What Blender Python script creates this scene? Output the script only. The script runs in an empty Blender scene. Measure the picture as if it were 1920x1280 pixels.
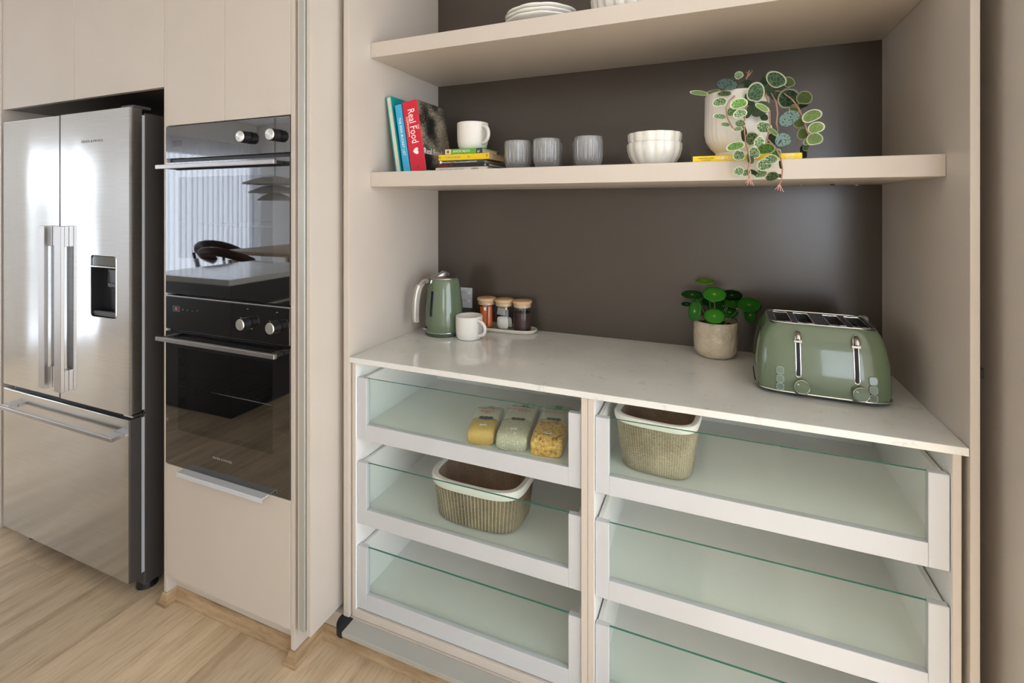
import bpy, bmesh, math, random
from mathutils import Matrix, Vector
R = math.radians
random.seed(7)
S = bpy.context.scene
COL = S.collection

# ------------------------------------------------------------------ camera, world, lights, exposure
cam = bpy.data.cameras.new('camera')
cam.sensor_width = 36; cam.lens = 17.2; cam.shift_y = -0.1322; cam.clip_start = 0.02
co = bpy.data.objects.new('camera', cam); COL.objects.link(co)
co.location = (0, 0, 1.40); co.rotation_euler = (R(90), 0, R(22.366))
S.camera = co
w = bpy.data.worlds.new('sky'); S.world = w; w.use_nodes = True
bg = w.node_tree.nodes['Background']
bg.inputs[0].default_value = (0.85, 0.925, 1.02, 1); bg.inputs[1].default_value = 4.2
def portal(name, loc, rot, sx, sy):                     # sampling aid for the sky light of a window opening
    l = bpy.data.lights.new(name, 'AREA'); l.shape = 'RECTANGLE'; l.size = sx; l.size_y = sy
    l.cycles.is_portal = True
    o = bpy.data.objects.new(name, l); COL.objects.link(o); o.location = loc; o.rotation_euler = rot
portal('daylight_rear_window', (1.2, -2.86, 1.4), (R(90), 0, 0), 1.0, 1.4)
portal('daylight_added_window', (-6.06, 0.7, 1.1), (R(90), 0, R(-90)), 1.4, 2.1)  # added opening, lights the right side panel of the niche
portal('daylight_side_window', (2.66, -0.65, 1.25), (R(90), 0, R(90)), 3.4, 2.3)
portal('daylight_curtain_window', (-6.06, -2.12, 1.06), (R(90), 0, R(-90)), 1.46, 2.06)
portal('daylight_narrow_window', (-6.06, -0.775, 1.0), (R(90), 0, R(-90)), 0.5, 1.96)
sun = bpy.data.lights.new('sun', 'SUN'); sun.energy = 11; sun.angle = R(0.6); sun.color = (0.88, 0.95, 1.06)
so = bpy.data.objects.new('sun', sun); COL.objects.link(so); so.rotation_euler = (0, R(50), R(-5))   # high sun through the right hand windows on to the floor
S.view_settings.view_transform = 'Standard'; S.view_settings.look = 'None'
S.view_settings.gamma = 1; S.view_settings.use_curve_mapping = False
S.view_settings.exposure = 0.42
S.cycles.use_denoising = True
S.cycles.max_bounces = 12; S.cycles.diffuse_bounces = 6; S.cycles.glossy_bounces = 5
S.cycles.transmission_bounces = 8; S.cycles.transparent_max_bounces = 24
S.cycles.sample_clamp_indirect = 8; S.cycles.caustics_reflective = False; S.cycles.caustics_refractive = False

# ------------------------------------------------------------------ materials
def sr(r, g, b):
    f = lambda c: ((c/255+0.055)/1.055)**2.4 if c > 10 else c/255/12.92
    return (f(r), f(g), f(b), 1)
class NT:
    def __init__(s, name):
        s.m = bpy.data.materials.new(name); s.m.use_nodes = True
        s.t = s.m.node_tree; s.p = s.t.nodes['Principled BSDF']; s.out = s.t.nodes['Material Output']
    def n(s, typ, **kw):
        x = s.t.nodes.new(typ)
        for k, v in kw.items():
            if k[0] == 'i' and k[1:].isdigit(): x.inputs[int(k[1:])].default_value = v
            else: setattr(x, k, v)
        return x
    def l(s, a, b): s.t.links.new(a, b)
    def noise(s, vec, scale, detail=2, rough=0.5):
        x = s.n('ShaderNodeTexNoise'); x.inputs['Scale'].default_value = scale
        x.inputs['Detail'].default_value = detail; x.inputs['Roughness'].default_value = rough
        if vec is not None: s.l(vec, x.inputs['Vector'])
        return x.outputs['Fac']
    def coords(s, scale=(1, 1, 1), kind='Object'):
        tc = s.n('ShaderNodeTexCoord'); mp = s.n('ShaderNodeMapping'); mp.inputs['Scale'].default_value = scale
        s.l(tc.outputs[kind], mp.inputs['Vector']); return mp.outputs[0]
    def ramp(s, fac, stops):
        x = s.n('ShaderNodeValToRGB'); e = x.color_ramp.elements
        while len(e) < len(stops): e.new(0.5)
        for k, (p, c) in enumerate(stops): e[k].position = p; e[k].color = c
        s.l(fac, x.inputs[0]); return x.outputs[0]
    def bump(s, h, strength, dist=0.01):
        b = s.n('ShaderNodeBump'); b.inputs['Strength'].default_value = strength; b.inputs['Distance'].default_value = dist
        s.l(h, b.inputs['Height']); s.l(b.outputs[0], s.p.inputs['Normal']); return b
def mat(name, col, rough=0.5, metal=0.0, spec=0.5, grain=0.0, gscale=300, coat=0.0, emit=None, es=0, ior=None, aniso=0):
    q = NT(name); p = q.p
    p.inputs['Base Color'].default_value = col; p.inputs['Roughness'].default_value = rough
    p.inputs['Metallic'].default_value = metal; p.inputs['Specular IOR Level'].default_value = spec
    p.inputs['Coat Weight'].default_value = coat; p.inputs['Coat Roughness'].default_value = 0.03
    if ior: p.inputs['IOR'].default_value = ior
    if aniso: p.inputs['Anisotropic'].default_value = aniso
    if emit: p.inputs['Emission Color'].default_value = emit; p.inputs['Emission Strength'].default_value = es
    v = q.coords()
    n = q.noise(v, 3.0, 3)
    r0, g0, b0, _ = col
    k = 0.03
    q.l(q.ramp(n, [(0.3, (r0*(1-k), g0*(1-k), b0*(1-k), 1)), (0.7, (min(1, r0*(1+k)), min(1, g0*(1+k)), min(1, b0*(1+k)), 1))]), p.inputs['Base Color'])
    if grain: q.bump(q.noise(v, gscale, 3), grain, 0.001)
    return q.m
M = {}
M['lam'] = mat('taupe_laminate', sr(198, 189, 179), 0.42, grain=0.05, gscale=500)
M['lam_dark'] = mat('charcoal_taupe_laminate', sr(70, 62, 55), 0.24, ior=1.6, grain=0.03, gscale=500)
M['white'] = mat('white_drawer_paint', sr(193, 196, 200), 0.35)  # toned down and cooled in colour against strong warm light on fronts
M['inner_white'] = mat('lifted_white_melamine', sr(233, 233, 230), 0.4)  # drawer insides brightened in colour to offset their shade
M['wall'] = mat('white_wall_paint', sr(238, 236, 232), 0.6, grain=0.05, gscale=150)
M['alu'] = mat('brushed_aluminium', sr(190, 190, 188), 0.3, 0.9)
M['chrome'] = mat('polished_chrome', sr(225, 225, 225), 0.08, 1.0)
M['handle'] = mat('warm_brushed_handle_steel', sr(174, 170, 168), 0.33, 1.0)
M['black_glass'] = mat('black_oven_glass', sr(12, 12, 13), 0.03, ior=2.4)
M['black'] = mat('black_plastic', sr(22, 22, 24), 0.4)
M['dark_body'] = mat('dark_grey_appliance_side', sr(70, 66, 64), 0.42, 0.3)
M['cavity'] = mat('dark_enamel_cavity', sr(46, 44, 43), 0.35)
M['gasket'] = mat('grey_rubber_gasket', sr(170, 172, 176), 0.5)
M['ceramic'] = mat('white_glazed_ceramic', sr(228, 226, 220), 0.12, coat=0.3)
M['matte_ceramic'] = mat('matte_white_stoneware', sr(226, 223, 218), 0.4)
M['green'] = mat('sage_green_enamel', sr(97, 113, 88), 0.12, coat=0.6)
M['green_dark'] = mat('deep_green_plastic', sr(64, 78, 62), 0.3)
M['paper'] = mat('book_pages', sr(222, 214, 198), 0.8, grain=0.3, gscale=900)
M['cap_black'] = mat('black_rubber_end', sr(20, 21, 28), 0.6)
M['grey_ledge'] = mat('satin_grey_metal', sr(178, 179, 174), 0.35, 0.3)
M['lid_wood'] = mat('pale_bamboo', sr(214, 180, 138), 0.5, grain=0.2, gscale=120)
M['txt_white'] = mat('white_print', sr(245, 244, 240), 0.6)
M['txt_grey'] = mat('grey_print', sr(150, 146, 140), 0.6)
M['txt_dark'] = mat('dark_print', sr(45, 45, 48), 0.6)
M['txt_red'] = mat('red_print', sr(196, 40, 52), 0.6)

def steel():
    q = NT('brushed_stainless'); p = q.p
    p.inputs['Metallic'].default_value = 1.0; p.inputs['Roughness'].default_value = 0.15
    p.inputs['Anisotropic'].default_value = 0.75
    tg = q.n('ShaderNodeTangent', direction_type='RADIAL', axis='Z'); q.l(tg.outputs[0], p.inputs['Tangent']); p.inputs['Anisotropic Rotation'].default_value = 0.25
    v = q.coords((2, 2, 260)); n = q.noise(v, 3, 3)
    q.l(q.ramp(n, [(0.3, sr(194, 195, 196)), (0.7, sr(210, 211, 212))]), p.inputs['Base Color'])
    v2 = q.coords((2.2, 1, 0.5)); n2 = q.noise(v2, 1.6, 1)
    q.bump(n2, 0.25, 0.02)
    return q.m
M['steel'] = steel()

def stone():
    q = NT('pale_stone_worktop'); p = q.p; v = q.coords()
    n = q.noise(v, 5, 6, 0.6); n2 = q.noise(v, 26, 5, 0.65)
    a = q.ramp(n, [(0.3, sr(206, 207, 203)), (0.6, sr(217, 218, 215))])
    b = q.ramp(n2, [(0.61, (1, 1, 1, 1)), (0.72, (0.76, 0.76, 0.75, 1))])
    mx = q.n('ShaderNodeMix', data_type='RGBA', blend_type='MULTIPLY'); mx.inputs[0].default_value = 1
    q.l(a, mx.inputs[6]); q.l(b, mx.inputs[7]); q.l(mx.outputs[2], p.inputs['Base Color'])
    p.inputs['Roughness'].default_value = 0.09; p.inputs['IOR'].default_value = 1.55
    return q.m
M['stone'] = stone()

def wood(name, lo, mid, hi, sc=(9, 0.9, 9), rough=0.45, rand=True):
    q = NT(name); p = q.p
    tc = q.n('ShaderNodeTexCoord'); mp = q.n('ShaderNodeMapping'); mp.inputs['Scale'].default_value = sc
    q.l(tc.outputs['Object'], mp.inputs['Vector'])
    if rand:
        oi = q.n('ShaderNodeObjectInfo'); mu = q.n('ShaderNodeMath', operation='MULTIPLY'); mu.inputs[1].default_value = 60
        q.l(oi.outputs['Random'], mu.inputs[0]); cx = q.n('ShaderNodeCombineXYZ')
        q.l(mu.outputs[0], cx.inputs[0]); q.l(mu.outputs[0], cx.inputs[1]); q.l(cx.outputs[0], mp.inputs['Location'])
    n = q.noise(mp.outputs[0], 1.6, 5, 0.55)
    n2 = q.noise(mp.outputs[0], 11, 4, 0.6)
    c1 = q.ramp(n, [(0.30, lo), (0.47, mid), (0.70, hi)])
    c2 = q.ramp(n2, [(0.32, (0.72, 0.70, 0.67, 1)), (0.52, (1, 1, 1, 1))])
    mx = q.n('ShaderNodeMix', data_type='RGBA', blend_type='MULTIPLY'); mx.inputs[0].default_value = 0.75
    q.l(c1, mx.inputs[6]); q.l(c2, mx.inputs[7]); last = mx.outputs[2]
    if rand:
        hs = q.n('ShaderNodeHueSaturation'); mr = q.n('ShaderNodeMapRange')
        mr.inputs[3].default_value = 0.85; mr.inputs[4].default_value = 1.1
        q.l(oi.outputs['Random'], mr.inputs[0]); q.l(mr.outputs[0], hs.inputs['Value']); q.l(last, hs.inputs['Color']); last = hs.outputs[0]
    q.l(last, p.inputs['Base Color']); p.inputs['Roughness'].default_value = rough
    q.bump(n2, 0.08, 0.002)
    return q.m
M['floor'] = wood('pale_oak_planks', sr(176, 152, 122), sr(200, 178, 148), sr(214, 194, 166))
M['trimwood'] = wood('oak_beading', sr(116, 92, 66), sr(160, 134, 102), sr(190, 164, 130), (2.5, 2.5, 30), 0.4, False)
M['clear_glass'] = mat('clear_ribbed_glass', (0.97, 0.98, 0.98, 1), 0.02)
M['clear_glass'].node_tree.nodes['Principled BSDF'].inputs['Transmission Weight'].default_value = 0.85
M['table_wood'] = wood('light_table_timber', sr(190, 165, 135), sr(205, 182, 152), sr(215, 195, 165), rand=False)

def glassy(name, tint, gloss=1.0, rough=0.02, ior=1.5, milk=0.0, milkcol=(0.9, 0.92, 0.92, 1)):
    q = NT(name); t = q.t; t.nodes.remove(q.p)
    tr = q.n('ShaderNodeBsdfTransparent'); tr.inputs[0].default_value = tint
    gl = q.n('ShaderNodeBsdfGlossy'); gl.inputs['Roughness'].default_value = rough
    fr = q.n('ShaderNodeFresnel'); fr.inputs[0].default_value = ior
    mu = q.n('ShaderNodeMath', operation='MULTIPLY'); mu.inputs[1].default_value = gloss; mu.use_clamp = True
    ge = q.n('ShaderNodeNewGeometry'); nb = q.n('ShaderNodeMath', operation='SUBTRACT'); nb.inputs[0].default_value = 1; q.l(ge.outputs['Backfacing'], nb.inputs[1])
    fm = q.n('ShaderNodeMath', operation='MULTIPLY'); q.l(fr.outputs[0], fm.inputs[0]); q.l(nb.outputs[0], fm.inputs[1]); q.l(fm.outputs[0], mu.inputs[0])
    mx = q.n('ShaderNodeMixShader'); q.l(mu.outputs[0], mx.inputs[0])
    base = tr.outputs[0]
    if milk:
        df = q.n('ShaderNodeBsdfTranslucent'); df.inputs[0].default_value = milkcol
        d2 = q.n('ShaderNodeBsdfDiffuse'); d2.inputs[0].default_value = milkcol
        m0 = q.n('ShaderNodeMixShader'); m0.inputs[0].default_value = 0.5; q.l(df.outputs[0], m0.inputs[1]); q.l(d2.outputs[0], m0.inputs[2])
        m1 = q.n('ShaderNodeMixShader'); m1.inputs[0].default_value = milk; q.l(base, m1.inputs[1]); q.l(m0.outputs[0], m1.inputs[2]); base = m1.outputs[0]
    q.l(base, mx.inputs[1]); q.l(gl.outputs[0], mx.inputs[2]); q.l(mx.outputs[0], q.out.inputs[0])
    return q.m
M['pane'] = glassy('pale_green_drawer_glass', (0.94, 0.98, 0.965, 1), 1.0, 0.01, 1.5, 0.025, (0.72, 0.86, 0.82, 1))
M['pane_edge'] = mat('teal_glass_edge', sr(66, 128, 112), 0.1)
M['tumbler'] = glassy('ribbed_clear_glass', (0.98, 0.985, 0.985, 1), 1.6, 0.03, 1.5, 0.07)
M['jar'] = glassy('clear_jar_glass', (0.985, 0.99, 0.99, 1), 1.0, 0.01, 1.45)
M['oven_pane'] = glassy('smoked_oven_window', (0.58, 0.58, 0.59, 1), 1.0, 0.015, 2.4)
M['gauge'] = mat('dark_blue_gauge', sr(30, 34, 48), 0.1)
M['curtain'] = glassy('sheer_white_curtain', (0.95, 0.96, 1, 1), 0.0, 0.5, 1.3, 0.42, (0.95, 0.95, 0.95, 1))

# ------------------------------------------------------------------ builders
class B:
    def __init__(s): s.bm = bmesh.new(); s.mi = 0
    def _mark(s, faces):
        for f in faces: f.material_index = s.mi
    def box(s, x0, x1, y0, y1, z0, z1, bev=0.0, seg=1):
        vs = [s.bm.verts.new((x, y, z)) for x in (x0, x1) for y in (y0, y1) for z in (z0, z1)]
        idx = [(0, 1, 3, 2), (4, 6, 7, 5), (0, 4, 5, 1), (2, 3, 7, 6), (0, 2, 6, 4), (1, 5, 7, 3)]
        fs = [s.bm.faces.new([vs[i] for i in q]) for q in idx]; s._mark(fs)
        if bev:
            es = list({e for f in fs for e in f.edges})
            r = bmesh.ops.bevel(s.bm, geom=es, offset=bev, segments=seg, affect='EDGES', profile=0.5, material=-1)
            s._mark(r['faces'])
        return s
    def rings(s, rows, close=True, cap0=True, cap1=True):
        vr = [[s.bm.verts.new(p) for p in r] for r in rows]; n = len(rows[0]); fs = []
        for a, b in zip(vr[:-1], vr[1:]):
            for i in range(n if close else n-1):
                j = (i+1) % n; fs.append(s.bm.faces.new((a[i], a[j], b[j], b[i])))
        if cap0: fs.append(s.bm.faces.new(vr[0][::-1]))
        if cap1: fs.append(s.bm.faces.new(vr[-1]))
        s._mark(fs); return fs
    def lathe(s, prof, seg=32, c=(0, 0, 0), mod=None, cap0=True, cap1=True):
        rows = []
        for r, z in prof:
            row = []
            for i in range(seg):
                a = 2*math.pi*i/seg; k = mod(a, r, z) if mod else 1.0
                row.append((c[0]+r*k*math.cos(a), c[1]+r*k*math.sin(a), c[2]+z))
            rows.append(row)
        s.rings(rows, True, cap0, cap1); return s
    def cyl(s, c, axis, r, h, seg=20, r2=None, bev=0.0):
        ax = Vector(axis).normalized(); q = ax.to_track_quat('Z', 'Y'); c = Vector(c); r2 = r if r2 is None else r2
        prof = [(r, 0), (r2, h)] if not bev else [(r-bev, 0), (r, bev), (r2, h-bev), (r2-bev, h)]
        rows = [[tuple(c + q @ Vector((rr*math.cos(2*math.pi*i/seg), rr*math.sin(2*math.pi*i/seg), z))) for i in range(seg)] for rr, z in prof]
        s.rings(rows); return s
    def tube(s, pts, rad, seg=8, closed=False, flat=1.0):
        pts = [Vector(p) for p in pts]; n = len(pts); rows = []
        rad = rad if isinstance(rad, (list, tuple)) else [rad]*n
        up = Vector((0, 0, 1)); prev = None
        for i, p in enumerate(pts):
            a = pts[(i-1) % n] if closed or i > 0 else p; b = pts[(i+1) % n] if closed or i < n-1 else p
            t = (b-a).normalized()
            if prev is None:
                u = t.cross(up)
                if u.length < 1e-3: u = t.cross(Vector((1, 0, 0)))
            else: u = prev - t*prev.dot(t)
            u.normalize(); prev = u; v = t.cross(u)
            rows.append([tuple(p + rad[i]*(u*math.cos(2*math.pi*k/seg)*flat + v*math.sin(2*math.pi*k/seg))) for k in range(seg)])
        if closed:
            rows.append(rows[0]); s.rings(rows, True, False, False); bmesh.ops.remove_doubles(s.bm, verts=s.bm.verts, dist=1e-6)
        else: s.rings(rows)
        return s
    def sweep(s, path, prof):                           # horizontal mitred moulding: prof (outwards, up), outwards to the right of the path
        P = [Vector((x, y)) for x, y in path]; rows = []
        for i, p in enumerate(P):
            ns = []
            if i > 0: d = (P[i]-P[i-1]).normalized(); ns.append(Vector((d.y, -d.x)))
            if i < len(P)-1: d = (P[i+1]-P[i]).normalized(); ns.append(Vector((d.y, -d.x)))
            m = sum(ns, Vector((0, 0)))
            m = m / (m.dot(ns[0]))
            rows.append([(p.x+m.x*o, p.y+m.y*o, z) for o, z in prof])
        s.rings(rows); return s
def se(hx, hy, n, seg, cx=0, cy=0, z=0):                # super-ellipse outline
    out = []
    for i in range(seg):
        a = 2*math.pi*i/seg; c, d = math.cos(a), math.sin(a)
        out.append((cx+hx*math.copysign(abs(c)**(2/n), c), cy+hy*math.copysign(abs(d)**(2/n), d), z))
    return out
def top_of(o):
    while o.parent: o = o.parent
    return o
def obj(name, b, mats, parent=None, smooth=None, local=False):
    bm = b.bm if isinstance(b, B) else b
    bmesh.ops.recalc_face_normals(bm, faces=bm.faces)
    if parent is not None and not local: bm.transform(top_of(parent).matrix_basis.inverted())
    me = bpy.data.meshes.new(name); bm.to_mesh(me); bm.free()
    for m in (mats if isinstance(mats, (list, tuple)) else [mats]): me.materials.append(m)
    if smooth is not None:
        for p in me.polygons: p.use_smooth = True
        me.set_sharp_from_angle(angle=R(smooth))
    o = bpy.data.objects.new(name, me); COL.objects.link(o)
    if parent is not None: o.parent = parent
    return o
def thing(name, label, cat, loc=(0, 0, 0), rot=(0, 0, 0), group=None):
    o = bpy.data.objects.new(name, None); COL.objects.link(o); o.empty_display_size = 0.05
    o.location = loc; o.rotation_euler = rot
    o.matrix_basis = Matrix.LocRotScale(Vector(loc), __import__('mathutils').Euler(rot), None)
    return tag(o, label, cat, group)
def tag(o, label, cat, group=None):
    o['label'] = label; o['category'] = cat
    if group: o['group'] = group
    return o
def struct(o): o['kind'] = 'structure'; return o
def copy_tree(o, parent=None):
    c = o.copy(); COL.objects.link(c)
    if parent is not None: c.parent = parent
    for ch in list(o.children): copy_tree(ch, c)
    return c
def text(name, s, size, loc, rotm, m, parent, align='CENTER', sx=1.0, shear=0.0, depth=0.00025):
    cu = bpy.data.curves.new(name, 'FONT'); cu.body = s; cu.size = size; cu.align_x = align; cu.align_y = 'CENTER'
    cu.extrude = depth; cu.shear = shear; cu.resolution_u = 2
    t = bpy.data.objects.new('tmp_text', cu); COL.objects.link(t)
    dg = bpy.context.evaluated_depsgraph_get(); dg.update()
    me = bpy.data.meshes.new_from_object(t.evaluated_get(dg)); bpy.data.objects.remove(t); bpy.data.curves.remove(cu)
    mx = Matrix.Translation(Vector(loc)) @ rotm.to_4x4() @ Matrix.Diagonal((sx, 1, 1, 1))
    me.transform(top_of(parent).matrix_basis.inverted() @ mx)
    me.name = name; me.materials.clear(); me.materials.append(m)
    o = bpy.data.objects.new(name, me); COL.objects.link(o); o.parent = parent
    return o
FACE = Matrix.Rotation(R(90), 3, 'X')                   # lettering on a face that looks towards -Y
FLAT = Matrix.Identity(3)                               # lettering lying face up

# ------------------------------------------------------------------ the room
XL, XR, YB = -1.071, 0.470, 1.787                        # niche between its side panels, and its back
H = 2.55
fl = struct(obj('floor', B().box(-6.2, 2.8, -3.0, 2.0, -0.06, -0.012), M['floor']))
px0, pw = -2.3335, 0.2245
rows_k = range(-4, 15)
for k in rows_k:
    x0 = px0+k*pw
    rr = random.Random(k*13+5)
    y = -1.3-rr.random()*0.6
    cuts = [y]
    while cuts[-1] < 1.9: cuts.append(cuts[-1]+1.1+rr.random()*0.5)
    if k == -1: cuts = [-1.25, 0.0, 1.061, 1.99]
    for a, b in zip(cuts[:-1], cuts[1:]):
        b = min(b, 1.99)
        if b-a < 0.05: continue
        obj('plank', B().box(x0+0.0004, x0+pw-0.0004, a+0.0004, b-0.0004, -0.012, 0, 0.0006), M['floor'], fl)
struct(obj('ceiling', B().box(-6.2, 2.8, -3.0, 2.0, H, H+0.1), M['wall']))
struct(obj('wall_recess', B().box(-6.2, -1.19, 1.88, 2.0, 0, H), M['wall']))
struct(obj('wall_back', B().box(-1.19, 0.60, YB, YB+0.1, 0, H), M['lam_dark']))
struct(obj('wall_corner', B().box(0.60, 2.8, 1.13, 1.9, 0, H), M['wall']))
def wall_with_hole(name, axis, at, th, a0, a1, z1, holes):
    b = B(); a = a0
    def add(p0, p1, q0, q1):
        if axis == 'x': b.box(at, at+th, p0, p1, q0, q1)
        else: b.box(p0, p1, at, at+th, q0, q1)
    for h0, h1, zl, zh in holes:
        add(a, h0, 0, z1); add(h0, h1, zh, z1)
        if zl > 0.01: add(h0, h1, 0, zl)
        a = h1
    add(a, a1, 0, z1)
    return struct(obj(name, b, M['wall']))
wall_with_hole('wall_rear', 'y', -3.0, 0.14, -6.2, 2.8, H, [(0.7, 1.7, 0.7, 2.1)])
wall_with_hole('wall_right', 'x', 2.66, 0.14, -2.86, 1.13, H, [(-2.35, 1.05, 0.1, 2.4)])
wall_with_hole('wall_left', 'x', -6.2, 0.14, -2.86, 1.88, H, [(-3.0+0.15, -1.4, 0.03, 2.1), (-1.03, -0.52, 0.03, 2.0), (0.0, 1.4, 0.03, 2.2)])
def window(name, axis, at, a0, a1, z0, z1, mull, slats):
    r = bpy.data.objects.new(name, None); COL.objects.link(r); struct(r)
    def bx(b, p0, p1, d0, d1, q0, q1):
        if axis == 'x': b.box(at+d0, at+d1, p0, p1, q0, q1)
        else: b.box(p0, p1, at+d0, at+d1, q0, q1)
    f = B(); t = 0.045
    bx(f, a0, a1, 0, .06, z0, z0+t); bx(f, a0, a1, 0, .06, z1-t, z1)
    bx(f, a0, a0+t, 0, .06, z0+t, z1-t); bx(f, a1-t, a1, 0, .06, z0+t, z1-t)
    for m in mull: bx(f, m-t/2, m+t/2, 0, .06, z0+t, z1-t)
    fo = obj('window_frame', f, M['white'], r)
    for k in range(slats):
        z = z1-0.08-k*0.075
        s = B(); bx(s, a0+t, a1-t, 0.005, 0.06, z, z+0.004); obj('blind_slat', s, M['white'], r)
struct(obj('wall_neighbour', B().box(-7.7, -7.6, -2.05, -0.95, 0, 3.0), M['wall']))  # added outside to dim the narrow window mirrored in the fridge
window('window_1', 'y', -2.95, 0.7, 1.7, 0.7, 2.1, [], 10)
window('window_2', 'x', 2.7, -2.35, 1.05, 0.1, 2.4, [-1.2, -0.1], 0)
window('window_3', 'x', -6.16, -2.85, -1.4, 0.03, 2.1, [], 0)
window('window_added', 'x', -6.16, 0.0, 1.4, 0.03, 2.2, [0.7], 0)  # unseen window, added only to bring light from the left
window('window_4', 'x', -6.16, -1.03, -0.52, 0.03, 2.0, [-0.68, -0.71], 9)

# ------------------------------------------------------------------ tall side panels and pocket doors of the pantry niche
def panel(name, label, x0, x1, y0, y1, z0, z1=H, m='lam', cat='panel', bev=0.0008):
    return tag(obj(name, B().box(x0, x1, y0, y1, z0, z1, bev), M[m]), label, cat)
panel('tall_side_panel', 'tall taupe side panel on the left of the pantry niche, behind kettle and upright books', -1.092, XL, 1.24, YB, 0.093)
panel('tall_side_panel', 'tall taupe side panel on the right of the pantry niche, beside the green toaster', XR, 0.4855, 1.24, YB, 0.093)
def leaf(name, x0, x1, alu_side):
    d = bpy.data.objects.new(name, None); COL.objects.link(d); struct(d)
    obj('door_leaf', B().box(x0, x1, 1.128, 1.72, 0.105, H-0.01, 0.001), M['lam'], d)
    if alu_side is not None:
        b = B().box(alu_side[0], alu_side[1], 1.124, 1.16, 0.115, H-0.01, 0.0015)
        obj('edge_strip', b, M['grey_ledge'], d)
    return d
leaf('door_1', -1.1345, -1.118, None)
leaf('door_2', -1.1700, -1.160, (-1.159, -1.1375))
leaf('door_3', 0.522, 0.5385, None)
panel('pocket_end_panel', 'taupe end panel beyond the folded pantry door at the right edge of the photo', 0.5855, 0.599, 1.13, 1.785, 0.0)
for nm, lab, x0, x1, z0, y0 in (('door_bumper', 'small black door bumper in the dark gap left of the niche panel', -1.103, -1.0925, 1.078, 1.262), ('door_catch', 'small black door catch in the dark gap at the right edge of the photo', 0.486, 0.5, 1.055, 1.262)):
    t = thing(nm, lab, 'door catch', ((x0+x1)/2, y0, z0))
    obj('base_plate', B().box(x0, x1, y0, y0+0.03, z0, z0+0.02, 0.001), M['black'], t)
    xm = (x0+x1)/2
    obj('pin', B().cyl((xm, y0-0.006, z0+0.012), (0, 1, 0), 0.004, 0.006, 10), M['black'], t)

# kick boards and oak beading
struct(obj('trim_3', B().box(-1.183, 0.60, 1.245, 1.30, 0, 0.091), M['lam']))
struct(obj('trim_4', B().box(-1.183, -1.092, 1.30, YB, 0.0, 0.091), M['lam']))
prof = [(0, 0), (0.017, 0), (0.017, 0.006), (0.0145, 0.009), (0.010, 0.016), (0.0065, 0.025), (0.006, 0.031), (0.0035, 0.034), (0.003, 0.041), (0, 0.041)]
struct(obj('trim_1', B().sweep([(-1.7935, 1.165), (-1.7935, 1.13), (-1.7775, 1.13), (-1.7775, 1.165), (-1.199, 1.165), (-1.199, 1.13), (-1.1825, 1.13), (-1.1825, 1.245)], prof), M['trimwood'], smooth=50))
struct(obj('trim_2', B().sweep([(-1.1825, 1.245), (0.60, 1.245)], prof), M['trimwood'], smooth=50))
t = thing('kick_ledge', 'satin grey metal ledge with a black rounded end under the lower left drawers', 'ledge', (-0.3, 1.22, 0.076))
obj('ledge_board', B().box(-1.057, 0.46, 1.192, 1.2445, 0.0765, 0.0905, 0.0008), M['grey_ledge'], t)
b = B(); ol = [(-1.0575, 1.192)]
for i in range(9):
    a = i/8*math.pi/2; ol.append((-1.0575-0.008-0.036*math.sin(a), 1.192+0.0525*(1-math.cos(a))*0.98))
ol.append((-1.0575, 1.2445)); b.rings([[(x, y, z) for x, y in ol] for z in (0.070, 0.0925)]); obj('end_cap', b, M['cap_black'], t)

# ------------------------------------------------------------------ drawer units
def drawer(parent, x0, x1, ztop, name='drawer'):
    # ztop = top of the stiles; the front is 0.195 high
    zb = ztop-0.196; zg = ztop-0.146; yf = 1.257; st = 0.0355
    e = obj(name, B().box(x0+0.012, x1-0.012, yf+0.017, 1.735, zg-0.020, zg-0.008), M['inner_white'], parent)     # drawer bottom
    f = B()
    f.box(x0, x0+st, yf, yf+0.018, zb, ztop, 0.0012); f.box(x1-st, x1, yf, yf+0.018, zb, ztop, 0.0012)
    f.box(x0+st, x1-st, yf, yf+0.018, zb, zg, 0.0008)
    obj('front_frame', f, M['white'], e)
    b = B().box(x0+st-0.003, x1-st+0.003, yf+0.006, yf+0.012, zg-0.002, ztop-0.001)
    for q in b.bm.faces:
        if abs(q.calc_center_median().z-(ztop-0.001)) < 1e-5: q.material_index = 1
    obj('glass_pane', b, [M['pane'], M['pane_edge']], e)
    for xa in (x0+0.002, x1-0.014):
        obj('side_wall', B().box(xa, xa+0.012, yf+0.018, 1.735, zg-0.03, ztop-0.006, 0.001), M['inner_white'], e)
    obj('back_wall', B().box(x0+0.014, x1-0.014, 1.72, 1.735, zg-0.008, ztop-0.02, 0.001), M['inner_white'], e)
    return e
DZ = [0.853, 0.584, 0.316]
def unit(label, x0, x1, d0, d1):
    t = thing('drawer_cabinet', label, 'cabinet', ((x0+x1)/2, 1.5, 0.093))
    for a, c, s in ((x0, d0-0.0015, 1), (d1+0.0015, x1, -1)):
        b = B().box(a, c, 1.25, 1.78, 0.093, 0.9025, 0.0006)
        n = (c if s == 1 else a)
        for q in b.bm.faces:
            if abs(q.normal.x) > 0.9 and abs(q.calc_center_median().x-n) < 0.001: q.material_index = 1
        obj('side_panel', b, [M['lam'], M['inner_white']], t)
    obj('bottom_rail', B().box(d0-0.0015, d1+0.0015, 1.25, 1.78, 0.093, 0.117, 0.0006), M['lam'], t)
    obj('back_panel', B().box(d0-0.0015, d1+0.0015, 1.765, 1.78, 0.117, 0.9025), M['inner_white'], t)
    for z in DZ: drawer(t, d0, d1, z)
    return t
unit('left drawer cabinet with three glass fronted white drawers, food bags in its top drawer', -1.0665, -0.3025, -1.051, -0.3205)
unit('right drawer cabinet with three glass fronted white drawers, under the green toaster', -0.3015, 0.4605, -0.2835, 0.4445)
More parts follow.
